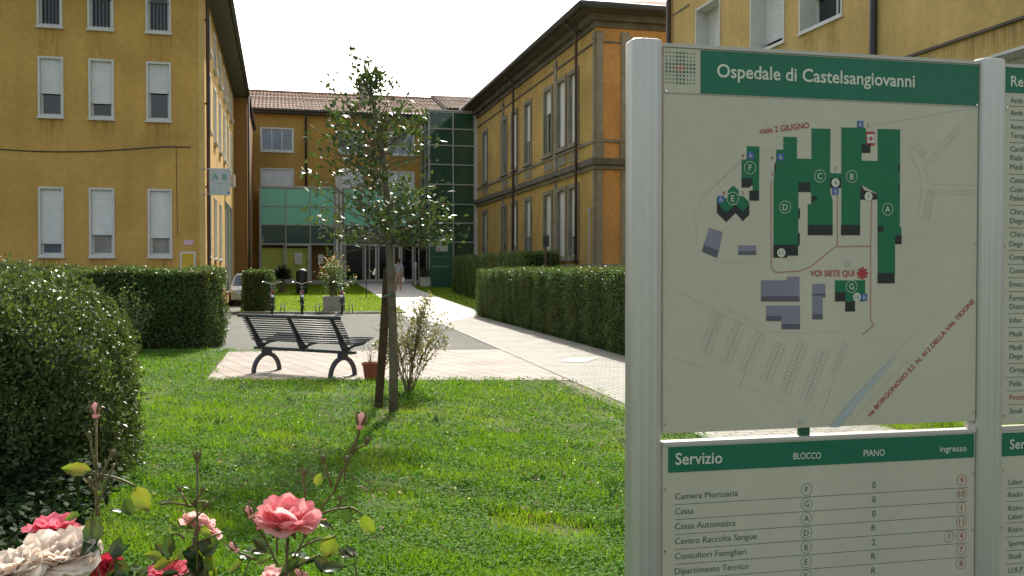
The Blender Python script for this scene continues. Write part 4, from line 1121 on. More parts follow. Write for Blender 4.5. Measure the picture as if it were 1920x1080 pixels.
# green totem before the tower
tp = AT(827, 540, 52.5); tp.z = gz(52.5)
tot = empty("totem_sign", tp, RZ, "tall dark green totem sign with white square beside the entrance path", "sign")
mb = MB(); mb.box(-.58, .58, -.15, .15, -.05, 2.93); mb.build("body", MT['greenpaint'], tot, bevel=.02)
mb = MB(); mb.box(-.31, .35, -.156, -.151, 2.02, 2.70); o = mb.build("white_square", MT['palealu'], tot)
mb = MB(); mb.box(-.5, .5, -.157, -.151, 1.70, 1.73); mb.box(-.45, .45, -.157, -.151, 1.12, 1.22); mb.build("stripe", M("faded_green", (.10, .2, .15), .5, .1), tot)
mb = MB()
for i in range(5):
    for j in range(5): mb.box(-.14 + i * .08, -.10 + i * .08, -.1595, -.1565, 2.18 + j * .085, 2.22 + j * .085)
mb.build("emblem", MT['palealu'] if False else MT['mapline'], o)

# ------------------------------------------------------------------ bench
BP = Vector((-3.00, 13.42, .008))
bench = empty("park_bench", BP, math.radians(-29.5), "dark steel slatted park bench on arched legs seen from behind on pink pavers", "bench")
for sx in (-.72, .72):
    mb = MB(); n = 20; ro, ri, w = .285, .24, .028
    vs = []
    for k in range(n + 1):
        t = math.pi * k / n
        for rr in (ro, ri):
            kk = 1.0 if rr == ro else 1.0
            z = rr * math.sin(t) * (1.02 if rr == ro else .98); y = rr * math.cos(t)
            vs += [(sx - w, y, z), (sx + w, y, z)]
    fs = []
    for k in range(n):
        b = 4 * k; e = b + 4
        fs += [(b, b + 1, e + 1, e), (b + 2, e + 2, e + 3, b + 3), (b, e, e + 2, b + 2), (b + 1, b + 3, e + 3, e + 1)]
    fs += [(0, 2, 3, 1), (4 * n, 4 * n + 1, 4 * n + 3, 4 * n + 2)]
    mb.add(vs, fs)
    mb.box(sx - .028, sx + .028, -.27, .27, .002, .012)
    mb.box(sx - .05, sx + .05, -.06, .06, .27, .325)
    mb.build("leg", MT['blackmetal'], bench, bevel=.004)
mb = MB(); mb.box(-.93, .93, -.05, .05, .325, .37); mb.build("beam", MT['blackmetal'], bench, bevel=.008)
def back_pt(f):   # the curve of the backrest, from seat to top
    return (-.12 - .21 * f ** 1.25, .475 + .355 * f)
for sx in (-.80, .02, .80):
    mb = MB(); w = .016
    pr = [back_pt(k / 8) for k in range(9)]
    base = [(.30, .372), (.0, .396), (-.09, .396)]
    outer = [(-.10, .372)] + [(y - .035, z) for y, z in pr]; inner = [(.05, .405)] + [(y + .02, z) for y, z in pr]
    inner = [(.06, .372)] + [(y + .018 + .05 * (1 - i / 8) ** 3, z) for i, (y, z) in enumerate(pr)]
    for i in range(len(outer) - 1):
        (a, b), (c, d) = outer[i], outer[i + 1]; (e, f), (g, h) = inner[i], inner[i + 1]
        mb.hexa([(sx - w, a, b), (sx + w, a, b), (sx + w, e, f), (sx - w, e, f), (sx - w, c, d), (sx + w, c, d), (sx + w, g, h), (sx - w, g, h)])
    # seat bearer
    seat = [(.0, .40), (.15, .442), (.34, .455), (.42, .49)]
    for (a, b), (c, d) in zip(seat, seat[1:]):
        mb.hexa([(sx - w, a, b - .03), (sx + w, a, b - .03), (sx + w, c, d - .03), (sx - w, c, d - .03), (sx - w, a, b + .012), (sx + w, a, b + .012), (sx + w, c, d + .012), (sx - w, c, d + .012)])
    mb.build("support", MT['blackmetal'], bench)
mb = MB()
for k in range(10):
    y, z = back_pt(.06 + .84 * k / 9); mb.tube([(-.93, y + .03, z), (.93, y + .03, z)], .0105, 8)
mb.build("backrest", MT['blackmetal'], bench, smooth=True)
mb = MB(); y, z = back_pt(1.0); mb.tube([(-.95, y, z + .01), (.95, y, z + .01)], .028, 10); mb.build("top_rail", MT['blackmetal'], bench, smooth=True)
mb = MB()
for k in range(11):
    f = k / 10; y = -.08 + .50 * f; z = .47 + (.0 if f < .5 else .055 * ((f - .5) / .5) ** 2); mb.tube([(-.93, y, z), (.93, y, z)], .0105, 8)
mb.build("seat", MT['blackmetal'], bench, smooth=True)

# terracotta pot with a few twigs
pp = G(695, 713)
pot = empty("flower_pot", pp + Vector((0, 0, .008)), 0, "terracotta flower pot with thin twigs beside the leaning stake", "pot")
mb = MB(); mb.lathe([(.0, 0), (.082, 0), (.108, .20), (.122, .20), (.124, .235), (.108, .235), (.104, .20), (0, .19)], 24); mb.build("pot_body", MT['terracotta'], pot, smooth=False)
mb = MB(); mb.lathe([(0, .19), (.104, .192)], 16); mb.build("soil", MT['soil'], pot)
mb = MB()
for k in range(7):
    a = RNG.uniform(0, 6.28); l = RNG.uniform(.12, .3); mb.tube([(0, 0, .19), (.05 * math.cos(a), .05 * math.sin(a), .19 + l * .6), (.12 * math.cos(a), .12 * math.sin(a), .19 + l)], [.004, .003, .0015], 4)
mb.build("twigs", MT['twig'], pot)
n = 70; P = np.stack([RNG.normal(0, .07, n), RNG.normal(0, .07, n), RNG.uniform(.22, .48, n)], 1)
V, F = leaf_arrays(P, rand_dirs(n) + [0, 0, .5], rand_dirs(n), RNG.uniform(.02, .04, n), RNG.uniform(.01, .018, n)); np_mesh("leaves", V, F, LF['shrub'], pot)

# ------------------------------------------------------------------ bicycles and rack
def make_bike(label):
    t = empty("bicycle", (0, 0, 0), 0, label, "bicycle", "bicycles parked at the rack by the back lawn")
    R = .335
    def wheel(y):
        w = empty("wheel", (0, y, R)); w.parent = t
        mb = MB(); n = 32
        mb.grid(lambda u, v: ((.024 * math.cos(2 * math.pi * v)), (R - .018 + .018 * math.sin(2 * math.pi * v)) * math.cos(2 * math.pi * u), (R - .018 + .018 * math.sin(2 * math.pi * v)) * math.sin(2 * math.pi * u)), n, 8)
        mb.build("tyre", MT['rubber'], w, smooth=True)
        mb = MB(); mb.grid(lambda u, v: ((.011 * math.cos(2 * math.pi * v)), (R - .042 + .009 * math.sin(2 * math.pi * v)) * math.cos(2 * math.pi * u), (R - .042 + .009 * math.sin(2 * math.pi * v)) * math.sin(2 * math.pi * u)), n, 6)
        for k in range(16):
            a = 2 * math.pi * k / 16; mb.tube([(.02 * (-1) ** k, 0, 0), (0, (R - .045) * math.cos(a), (R - .045) * math.sin(a))], .0018, 4)
        mb.tube([(-.05, 0, 0), (.05, 0, 0)], .016, 8); mb.build("rim", MT['chrome'], w)
        mb = MB(); mb.grid(lambda u, v: (.040 * (2 * v - 1), (R + .022) * math.cos(math.pi * (.02 + .75 * u)) * (1 if y > .5 else 1), (R + .022) * math.sin(math.pi * (.02 + .75 * u))), 16, 2)
        mb.build("mudguard", MT['chrome'], w)
    wheel(0.0); wheel(1.07)
    mb = MB()
    bb, st, hd, hb = (0, .44, .30), (0, .30, .82), (0, .86, .86), (0, .90, .68)
    for p, q, r in ((bb, st, .016), (bb, hb, .018), ((0, .33, .70), hd, .016), (hd, hb, .018)): mb.tube([p, q], r, 8)
    for s in (-1, 1):
        mb.tube([bb, (.05 * s, 0, R)], .009, 6); mb.tube([(0, .33, .70), (.05 * s, 0, R)], .008, 6); mb.tube([(0.03 * s, .90, .68), (.05 * s, 1.07, R)], .011, 6)
    mb.build("frame", M("bike_paint", (.03, .035, .045), .3, .05), t)
    mb = MB(); mb.grid(lambda u, v: ((.12 * (1 - u) ** .7 + .025) * (2 * v - 1), .18 + .26 * u, .90 + .02 * math.cos(math.pi * (2 * v - 1)) - .01 * u), 8, 6)
    mb.grid(lambda u, v: ((.12 * (1 - u) ** .7 + .025) * (2 * v - 1), .18 + .26 * u, .865), 8, 6); mb.tube([(0, .30, .80), (0, .29, .875)], .014, 8); mb.build("saddle", MT['rubber'], t)
    mb = MB(); mb.tube([(-.29, .70, 1.03), (-.26, .80, 1.05), (-.10, .86, 1.0), (.0, .86, .97), (.10, .86, 1.0), (.26, .80, 1.05), (.29, .70, 1.03)], .012, 8); mb.tube([(0, .86, .86), (0, .86, .98)], .014, 8)
    mb.build("handlebar", MT['chrome'], t)
    for s in (-1, 1):
        mb = MB(); mb.tube([(.29 * s, .70, 1.03), (.30 * s, .60, 1.01)], .018, 8); mb.build("grip", MT['rubber'], t)
        mb = MB(); mb.tube([(.06 * s, .44, .30), (.06 * s, .44 + .1 * s, .30 - .13 * s)], .01, 6); mb.box(.075 * s - .045, .075 * s + .045, .41 + .1 * s, .47 + .1 * s, .285 - .13 * s, .31 - .13 * s); mb.build("pedal", MT['rubber'], t)
    mb = MB(); mb.box(-.04, .04, -.10, -.08, .70, .76); mb.box(-.06, .06, -.12, .22, .765, .775); mb.tube([(-.055, -.1, .765), (-.05, 0, R)], .006, 5); mb.tube([(.055, -.1, .765), (.05, 0, R)], .006, 5); mb.build("rear_rack", MT['blackmetal'], t)
    mb = MB(); mb.box(-.035, .035, -.135, -.121, .69, .75); mb.build("reflector", MT['signred'], t)
    return t
def copy_tree(o, parent=None):
    c = o.copy(); COL.objects.link(c)
    if parent is not None: c.parent = parent
    for ch in list(o.children): copy_tree(ch, c)
    return c
bike0 = make_bike("leftmost bicycle, seen from behind beside the small clipped hedge")
bl = ["leftmost bicycle, seen from behind beside the small clipped hedge", "bicycle with pale saddle, middle of the three by the lawn kerb", "dark bicycle in front of the grey concrete planter"]
for i, (px, rz) in enumerate(((511, 4), (567, 2), (641, -3))):
    b = bike0 if i == 0 else copy_tree(bike0)
    p = G(px, 591); b.location = (p.x, p.y, .004); b.scale = (1.08, 1.05, 1.06); b.rotation_euler = (0, 0, math.radians(rz + 12)); b["label"] = bl[i]
    for ch in b.children:
        if ch.name.startswith("saddle") and i < 2:
            ch.data = ch.data.copy(); ch.data.materials[0] = MT['shirt']
rk = empty("bike_rack", (G(565, 586.5).x, 32.25, .004), 0, "low metal bicycle rack with pairs of white tipped uprights along the kerb", "bike rack")
mb = MB(); mb.tube([(-2.2, 0, .02), (3.0, 0, .02)], .02, 8); mb.build("base_rail", MT['gutter'], rk, smooth=True)
for px in (539, 605, 667):
    x = (px - 565) / FPX * 32.25
    mb = MB()
    for dx in (-.06, .06): mb.tube([(x + dx, 0, .02), (x + dx, 0, .22)], .016, 6)
    up = mb.build("upright", MT['gutter'], rk)
    mb = MB()
    for dx in (-.06, .06): mb.tube([(x + dx, 0, .22), (x + dx, 0, .36)], .019, 6)
    mb.build("tip", MT['white'], up)

# planter with oleander
ppl = AT(626, 587, 33.6); ppl.z = gz(33.6)
mb = MB(); mb.box(-.37, .37, -.37, .37, 0, .52); mb.box(-.40, .40, -.40, .40, .50, .56)
plo = tag(mb.build("concrete_planter", MT['concrete'], bevel=.015), "square grey concrete planter on the lawn edge holding a flowering oleander", "planter"); plo.location = ppl; plo.rotation_euler = (0, 0, RZ)
def stems_and_leaves(root, stems, leafmat, twigmat, nper, L, W, spread, r0=.012, droop=.3, rng=RNG, leafname="leaves"):
    mb = MB(); Ps, Ds = [], []
    for pts in stems:
        pts = [np.array(p, float) for p in pts]
        mb.tube([tuple(p) for p in pts], [r0 * (1 - .75 * k / (len(pts) - 1)) for k in range(len(pts))], 5)
        for _ in range(nper):
            f = rng.uniform(.25, 1) * (len(pts) - 1); i = min(int(f), len(pts) - 2); p = pts[i] + (pts[i + 1] - pts[i]) * (f - i)
            t = pts[i + 1] - pts[i]; t /= np.linalg.norm(t) + 1e-9
            d = rng.normal(size=3); d /= np.linalg.norm(d)
            Ps.append(p + d * rng.uniform(0, spread)); Ds.append(d + t * .6 - np.array([0, 0, droop]))
    mb.build("stems", twigmat, root)
    Ps, Ds = np.array(Ps), np.array(Ds); n = len(Ps)
    V, F = leaf_arrays(Ps, Ds, rng.normal(size=(n, 3)) + [0, 0, 1.2], rng.uniform(*L, n), rng.uniform(*W, n))
    return np_mesh(leafname, V, F, leafmat, root)
ol = empty("oleander", ppl + Vector((0, 0, .5)), 0, "loose flowering oleander growing out of the grey concrete planter", "plant")
st = []
for k in range(26):
    a = RNG.uniform(0, 6.28); sp_ = RNG.uniform(.1, .85); h = RNG.uniform(.7, 1.6) * (1 - .2 * sp_)
    st.append([(0.1 * math.cos(a), .1 * math.sin(a), -.05), (sp_ * .4 * math.cos(a), sp_ * .4 * math.sin(a), h * .5), (sp_ * math.cos(a), sp_ * math.sin(a), h)])
stems_and_leaves(ol, st, LF['oleander'], MT['twig'], 55, (.10, .18), (.025, .04), .12)
n = 160; e = np.array([s[-1] for s in st]); P = e[RNG.integers(0, len(e), n)] + RNG.normal(0, .06, (n, 3))
LF['pinkflower'] = leafM("pink_flower", (.55, .25, .24), (.62, .42, .36), .5, .3)
V, F = leaf_arrays(P, rand_dirs(n), rand_dirs(n), RNG.uniform(.04, .07, n), RNG.uniform(.04, .06, n)); np_mesh("flowers", V, F, LF['pinkflower'], ol)

# dark spiky plant, bin, rod, post, white planter
sp0 = AT(529, 530, 47); sp0.z = gz(47)
yu = empty("spiky_plant", sp0, 0, "dark spiky palm like plant before the lime green lobby", "plant")
mb = MB(); mb.tube([(0, 0, 0), (.03, 0, .4), (0, 0, .75)], [.16, .13, .1], 9); mb.build("trunk", MT['bark'], yu)
n = 420; D = rand_dirs(n); D[:, 2] = np.abs(D[:, 2]) * .9 - .25
V, F = leaf_arrays(np.tile([[0, 0, .85]], (n, 1)) + RNG.normal(0, .07, (n, 3)), D, rand_dirs(n), RNG.uniform(.4, .72, n), RNG.uniform(.03, .06, n), .05); np_mesh("leaves", V, F, LF['palm'], yu)
bn = AT(566, 535, 45.5); bn.z = gz(45.5)
bi = empty("waste_bin", bn, RZ, "tall dark bin with rounded top standing before the glass entrance", "bin")
mb = MB(); mb.lathe([(0, 0), (.24, 0), (.27, .05), (.28, .95), (.26, 1.0)], 20); mb.build("body", MT['binpaint'], bi, smooth=True)
mb = MB(); mb.lathe([(.285, 1.0), (.29, 1.04), (.24, 1.14), (.12, 1.21), (0, 1.23)], 20); mb.build("lid", MT['binpaint'], bi, smooth=True)
rd = G(687, 558)
ro = empty("garden_rod", rd, .2, "slender black rod with white tag standing in the sunny back lawn", "marker")
mb = MB(); mb.tube([(0, 0, 0), (0, 0, 1.28)], .022, 6); mb.tube([(-.05, 0, 1.27), (.12, 0, 1.27)], .02, 6); mb.build("rod", MT['blackmetal'], ro)
mb = MB(); mb.hexa([(.26, -.02, 1.05), (.38, -.02, 1.02), (.38, .0, 1.02), (.26, .0, 1.05), (.34, -.02, 1.28), (.44, -.02, 1.36), (.44, 0, 1.36), (.34, 0, 1.28)]); mb.tube([(.12, 0, 1.27), (.3, -.01, 1.12)], .012, 6); mb.build("tag", MT['white'], ro)
pw_ = AT(800, 530, 53.5); pw_.z = gz(53.5)
wp = empty("white_planter", pw_, RZ, "pale low planter box beside the green totem sign", "planter")
mb = MB(); mb.box(-.36, .36, -.25, .25, 0, .52); mb.box(-.39, .39, -.28, .28, .47, .53); mb.build("box", MT['concrete_wt'], wp, bevel=.01)
n = 300; P = RNG.normal(0, 1, (n, 3)) * [.2, .14, .14] + [0, 0, .75]
V, F = leaf_arrays(P, rand_dirs(n) + [0, 0, .4], rand_dirs(n), RNG.uniform(.1, .2, n), RNG.uniform(.03, .06, n)); np_mesh("plant", V, F, LF['bush'], wp)
bo = AT(779, 530, 54.5); bo.z = gz(54.5)
bol = empty("bollard", bo, 0, "thin pale bollard between the doors and the pale planter", "bollard")
mb = MB(); mb.tube([(0, 0, 0), (0, 0, 1.05)], .06, 10); mb.build("post", MT['palealu'], bol); mb = MB(); mb.lathe([(.07, 1.06), (.075, 1.1), (.075, 1.32), (.05, 1.38), (0, 1.4)], 12); mb.build("head", MT['white'], bol)
ps = AT(1023, 505, 31.5); ps.z = 0
po = empty("sign_post", ps, RZ, "thin brown post with small dark plate above the right hedges", "sign")
mb = MB(); mb.tube([(0, 0, 0), (0, 0, 2.72)], .035, 8); mb.build("post", MT['pipe'], po); mb = MB(); mb.box(-.11, .11, -.06, -.04, 2.30, 2.68); mb.build("plate", MT['blackmetal'], po, bevel=.01)

# ------------------------------------------------------------------ parked car, mostly behind hedges
cp = Vector((-10.81, 38.6, gz(37))); 
car = empty("parked_car", cp, math.radians(14), "silver parked car partly hidden between the left hedges", "car")
car.scale = (1, 1, .86)
prof = [(-2.05, .25), (-2.08, .62), (-1.95, .74), (-1.05, .90), (-.35, 1.40), (.5, 1.46), (1.45, 1.38), (1.95, .98), (2.05, .9), (2.06, .3)]
mb = MB()
def sec(y, z): return .76 - max(0, z - .85) * .28 - (.07 if abs(y) > 1.9 else 0)
m = len(prof); vs = []
for s in (-1, 1): vs += [(s * sec(y, z), y, z) for y, z in prof]
fs = [tuple(range(m - 1, -1, -1)), tuple(range(m, 2 * m))] + [(i, (i + 1) % m, m + (i + 1) % m, m + i) for i in range(m)]
mb.add(vs, fs); mb.build("body", MT['carpaint'], car, bevel=.05)
mb = MB(); mb.poly([(-.64, -1.06, .925), (.64, -1.06, .925), (.54, -.38, 1.40), (-.54, -.38, 1.40)]); mb.build("windscreen", MT['pane_bl'], car)
for s in (-1, 1):
    mb = MB(); mb.poly([(s * .762, -.85, .93), (s * .762, 1.5, .93), (s * .645, 1.2, 1.34), (s * .645, -.3, 1.34)]); mb.build("side_window", MT['pane'], car)
    mb = MB(); mb.box(s * .62 - .15, s * .62 + .15, -2.11, -2.06, .58, .70); mb.build("headlight", MT['chrome'], car, bevel=.01)
    for y in (-1.3, 1.3):
        w = empty("wheel", (s * .70, y, .31)); w.parent = car
        mb = MB(); mb.tube([(-.09, 0, 0), (.09, 0, 0)], .31, 20); mb.build("tyre", MT['rubber'], w); mb = MB(); mb.tube([(-.10, 0, 0), (.10, 0, 0)], .19, 14); mb.build("rim", MT['chrome'], w)

# ------------------------------------------------------------------ person walking to the doors
def skin_mesh(name, V, E, R, mat, parent, sub=2):
    me = bpy.data.meshes.new(name); me.from_pydata(V, E, []); o = bpy.data.objects.new(name, me); COL.objects.link(o)
    sk = o.modifiers.new("skin", 'SKIN'); sk.use_smooth_shade = True
    for i, r in enumerate(R): me.skin_vertices[0].data[i].radius = (r, r) if not isinstance(r, tuple) else r
    me.skin_vertices[0].data[0].use_root = True
    ss = o.modifiers.new("sub", 'SUBSURF'); ss.levels = sub; ss.render_levels = sub
    dg = bpy.context.evaluated_depsgraph_get(); dg.update()
    m2 = bpy.data.meshes.new_from_object(o.evaluated_get(dg)); bpy.data.objects.remove(o)
    m2.name = name; m2.materials.clear(); m2.materials.append(mat)
    for p in m2.polygons: p.use_smooth = True
    n = bpy.data.objects.new(name, m2); COL.objects.link(n); n.parent = parent
    return n
pq = AT(747, 535, 47.5); pq.z = gz(47.5) + .016
per = empty("person", pq, math.radians(14), "person in pale grey top and beige shorts walking to the doors with white bag", "person")
V = [(0, 0, .92), (0, 0, 1.10), (0, -.01, 1.28), (0, -.005, 1.40), (0, .01, 1.47), (0, .03, 1.55), (0, .03, 1.63)]
E = [(i, i + 1) for i in range(6)]; R = [(.145, .10), (.125, .09), (.15, .10), (.07, .06), (.052, .055), (.075, .092), (.062, .075)]
def chain(start, pts, rs):
    global V, E, R
    prev = start
    for p, r in zip(pts, rs): V.append(p); R.append(r); E.append((prev, len(V) - 1)); prev = len(V) - 1
    return prev
hands = []
for s, el, wr in ((-1, (-.235, -.03, 1.10), (-.21, .09, .90)), (1, (.24, -.05, 1.09), (.245, .0, .85))):
    hands.append((s, chain(2, [(s * .17, -.01, 1.36), el, wr, (wr[0], wr[1] + .01, wr[2] - .07)], [.055, .042, .03, .034])))
for s, kn, an in ((-1, (-.09, .12, .50), (-.085, .10, .085)), (1, (.09, .02, .49), (.085, -.20, .13))):
    chain(0, [(s * .085, .0, .84), kn, an, (an[0], an[1] + .13, an[2] - .045)], [.085, .058, .038, .034])
for s, h in hands:
    x, y, z = V[h]
    for k in range(4): chain(h, [(x, y - .028 + .019 * k, z - .055), (x - s * .012, y - .026 + .018 * k, z - .095 + .006 * abs(k - 1))], [.0095, .008])
    chain(h, [(x - s * .03, y + .03, z - .03), (x - s * .035, y + .035, z - .06)], [.010, .008])
body = skin_mesh("body", V, E, R, MT['skin'], per)
skin_mesh("shirt", [(0, 0, .87), (0, 0, 1.10), (0, -.01, 1.28), (0, -.005, 1.385), (-.17, -.01, 1.355), (.17, -.01, 1.355), (-.225, -.025, 1.18), (.228, -.04, 1.175)],
          [(0, 1), (1, 2), (2, 3), (2, 4), (2, 5), (4, 6), (5, 7)], [(.182, .138), (.150, .114), (.172, .122), (.08, .075), .072, .072, .062, .062], MT['shirt'], per)
skin_mesh("shorts", [(0, 0, .90), (0, 0, .98), (-.088, .0, .82), (.088, .0, .82), (-.092, .085, .58), (.092, .02, .57)], [(0, 1), (0, 2), (0, 3), (2, 4), (3, 5)], [(.172, .13), (.155, .118), .105, .105, .085, .085], MT['shorts'], per)
skin_mesh("hair", [(0, .015, 1.58), (0, .005, 1.63), (0, -.005, 1.55), (0, -.03, 1.50)], [(0, 1), (0, 2), (2, 3)], [(.082, .09), (.072, .078), (.08, .08), (.05, .04)], MT['hair'], per, 2)
mb = MB(); mb.grid(lambda u, v: (.245 + .085 * math.sin(2 * math.pi * u) * (.35 + .65 * math.sin(math.pi * min(1, v * .9 + .1))), .02 + .05 * math.cos(2 * math.pi * u) * (.3 + .7 * v), .76 - .30 * v), 16, 8)
mb.tube([(.245, .0, .77), (.245, .02, .75)], .02, 6)
bag = tag(mb.build("carrier_bag", MT['bagwhite'], smooth=True), "white carrier bag hanging from the walking person's right hand", "bag"); bag.location = pq; bag.rotation_euler = (0, 0, math.radians(14))

# ------------------------------------------------------------------ hedges
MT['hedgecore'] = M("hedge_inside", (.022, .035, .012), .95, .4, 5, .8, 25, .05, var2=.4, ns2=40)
def hedge(label, loc, rz, lx, ly, h, n, name="clipped_hedge", group=None, L=(.03, .055), top=None, leaf='hedge', bumpy=.05, seed=1, faces=(1, 1, 1, 1, 1), bare=0.0):
    """local box 0..lx, 0..ly, 0..h; leaves over front (y=0), back, two ends and the top"""
    root = empty(name, loc, rz, label, "hedge", group)
    rng = np.random.default_rng(seed)
    i = .07
    mb = MB()
    nx, nz = max(4, int(lx / .25)), 6
    def P(u, v, w):
        return np.array([i + (lx - 2 * i) * u, i + (ly - 2 * i) * v, (h - i) * w])
    def wobp(p):
        q = p + np.array([1, 1, 1]) * 0; a = wob(np.array([p]), 2.2, seed)[0] * bumpy; return (q[0], q[1] + a * (1 if q[1] > ly / 2 else -1), q[2] + a * .5 * (q[2] > h * .8))
    mb.grid(lambda u, v: wobp(P(u, 0, v)), nx, nz); mb.grid(lambda u, v: wobp(P(u, 1, v)), nx, nz); mb.grid(lambda u, v: wobp(P(u, v, 1)), nx, 5)
    mb.grid(lambda u, v: wobp(P(0, u, v)), 5, nz); mb.grid(lambda u, v: wobp(P(1, u, v)), 5, nz)
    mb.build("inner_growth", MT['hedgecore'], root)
    areas = np.array([lx * h, lx * h * .35, ly * h, ly * h, lx * ly]) * np.array(faces)
    cnt = (areas / areas.sum() * n).astype(int)
    Ps, Ns = [], []
    for k, c in enumerate(cnt):
        u, v = rng.uniform(0, 1, c), rng.uniform(0, 1, c)
        o = np.ones(c); z = np.zeros(c)
        if k == 0: p = np.stack([u * lx, z, v * h], 1); nn = [0, -1, 0]
        elif k == 1: p = np.stack([u * lx, z + ly, v * h], 1); nn = [0, 1, 0]
        elif k == 2: p = np.stack([z, u * ly, v * h], 1); nn = [-1, 0, 0]
        elif k == 3: p = np.stack([z + lx, u * ly, v * h], 1); nn = [1, 0, 0]
        else: p = np.stack([u * lx, v * ly, z + h], 1); nn = [0, 0, 1]
        Ps.append(p); Ns.append(np.tile([nn], (c, 1)))
    P_, N_ = np.concatenate(Ps), np.concatenate(Ns).astype(float)
    # round the upper edges a little and let the surface swell and dip
    ed = np.clip((P_[:, 2] - (h - .12)) / .12, 0, 1); cx = np.array([lx / 2, ly / 2, 0]); s = np.sign(cx - P_); s[:, 2] = 0
    side = (N_[:, 2] < .5)
    P_ += (s * (ed * .05)[:, None]) * side[:, None]
    P_ += N_ * (wob(P_, 2.2, seed) * bumpy + wob(P_, 9, seed + 1) * .025 + rng.normal(0, .022, len(P_)))[:, None]
    low = P_[:, 2] < .12; keep = ~(low & (rng.uniform(size=len(P_)) < .5)); P_, N_ = P_[keep], N_[keep]
    if bare:
        hole = (wob(P_, 3.5, seed + 4) > .55) & (P_[:, 2] < h * .5); keep = ~(hole & (rng.uniform(size=len(P_)) < bare)); P_, N_ = P_[keep], N_[keep]
    shoot = rng.uniform(size=len(P_)) < .02
    P_[shoot] += N_[shoot] * rng.uniform(.02, .10, (shoot.sum(), 1)) + rng.normal(0, .015, (shoot.sum(), 3))
    n2 = len(P_)
    D = rng.normal(size=(n2, 3)) * .8 + N_ * .5 + [0, 0, .35]
    V, F = leaf_arrays(P_ - N_ * .02, D, N_ + rng.normal(0, .6, (n2, 3)), rng.uniform(*L, n2), rng.uniform(L[0] * .55, L[1] * .55, n2))
    np_mesh("foliage", V, F, LF[leaf], root)
    return root
rz_h = math.atan2(rdir.y, rdir.x)          # far end -> near end
mid_h = G(995, 619.5)
near_e = mid_h + rdir * 12.0
# local x runs from the near end back to the far end, so local +y lies to the left; turn so the leafy front faces the path
def path_hedge(label, far, near, seed, n):
    v = far - near; L_ = v.length
    # local x: far -> near ; front (y=0) faces -y ; we want front to face the path (left of the hedge)
    d = (near - far).normalized(); rz = math.atan2(d.y, d.x)
    # for this heading local -y is on the left-hand (path) side
    return hedge(label, far, rz, L_, 1.25, 1.50, n, group="clipped hedges lining the path", seed=seed)
path_hedge("long clipped hedge along the paved path, nearer of two, reaching behind the sign", mid_h + rdir * .10, near_e, 3, 85000)
path_hedge("shorter clipped hedge beside the path, farther of two, ending at the shaded lawn", pr0, mid_h - rdir * .08, 4, 55000)

hl = G(425, 657); hedge("dark square clipped hedge on the left behind the round bush, by the paved pad", hl + Vector((-7.2 - .40, .12, 0)), .0, 7.2, 1.25, 1.50, 60000, L=(.035, .06), seed=6, bumpy=.07, bare=.9)
hs_ = G(453, 588); hedge("small clipped hedge block left of the parked bicycles", g2(hs_.x - .13, 32.85), .0, .86, 1.2, 1.46, 11000, L=(.04, .065), seed=7)
bh0, bh1 = g2(-3.0, 47), g2(.45, 32.6)
bd = (bh1 - bh0); hr = hedge("tall dark hedge at the foot of the classical building, behind the path hedges", Vector((bh0.x, bh0.y, 0)), math.atan2(bd.y, bd.x), math.hypot(bd.x, bd.y), 1.3, 2.14, 50000, L=(.05, .08), seed=8)

# ------------------------------------------------------------------ big rounded bush, left
bc = Vector((-3.93, 6.5, 0))
bush = empty("rounded_bush", bc, 0, "large rounded dark green bush with glossy leaves at the left edge", "bush")
def bush_points(n, rng, k=1.0, seed=11):
    th = rng.uniform(0, 2 * math.pi, n); ph = np.arcsin(rng.uniform(-.05, 1, n))
    e1, e2 = .84, .8
    def pw(x, e): return np.sign(x) * np.abs(x) ** e
    x = 1.13 * pw(np.cos(ph), e1) * pw(np.cos(th), e2); y = 1.15 * pw(np.cos(ph), e1) * pw(np.sin(th), e2); z = .97 * pw(np.sin(ph), .80) + .53
    P = np.stack([x, y, z], 1)
    m = rng.uniform(size=n) < .30          # skirt down to the ground
    rr = 1.08 + .05 * np.sin(3 * th)
    P[m, 0] = (rr * pw(np.cos(th), e2))[m] * 1.02; P[m, 1] = (rr * pw(np.sin(th), e2))[m] * 1.04; P[m, 2] = rng.uniform(.0, .62, n)[m]
    N = unit(P * [1 / 1.1, 1 / 1.1, 1 / 1.2] - [0, 0, .35])
    P = P * k + N * (wob(P, 3.0, seed) * .055 + wob(P, 8, seed + 1) * .05)[:, None]
    return P, N
r_ = np.random.default_rng(12)
P, N = bush_points(62000, r_)
hole = (wob(P, 4.0, 77) > .62) & (P[:, 2] < .9); keep = ~(hole & (r_.uniform(size=len(P)) < .8)); P, N = P[keep], N[keep]
P += N * r_.normal(0, .035, (len(P), 1)); n = len(P)
D = r_.normal(size=(n, 3)) * .8 + N * .6 + [0, 0, .3]
V, F = leaf_arrays(P, D, N + r_.normal(0, .55, (n, 3)), r_.uniform(.024, .046, n), r_.uniform(.015, .027, n), .2)
np_mesh("foliage", V, F, LF['bush'], bush)
P, N = bush_points(9000, r_, 1.0, 11); top = P[:, 2] > .75; P, N = P[top], N[top]; n = len(P)
P += N * r_.uniform(.0, .09, (n, 1))
V, F = leaf_arrays(P, r_.normal(size=(n, 3)) * .6 + N + [0, 0, .5], N + r_.normal(0, .5, (n, 3)), r_.uniform(.02, .042, n), r_.uniform(.013, .024, n), .2)
np_mesh("young_shoots", V, F, LF['bushtop'], bush)
mb = MB()
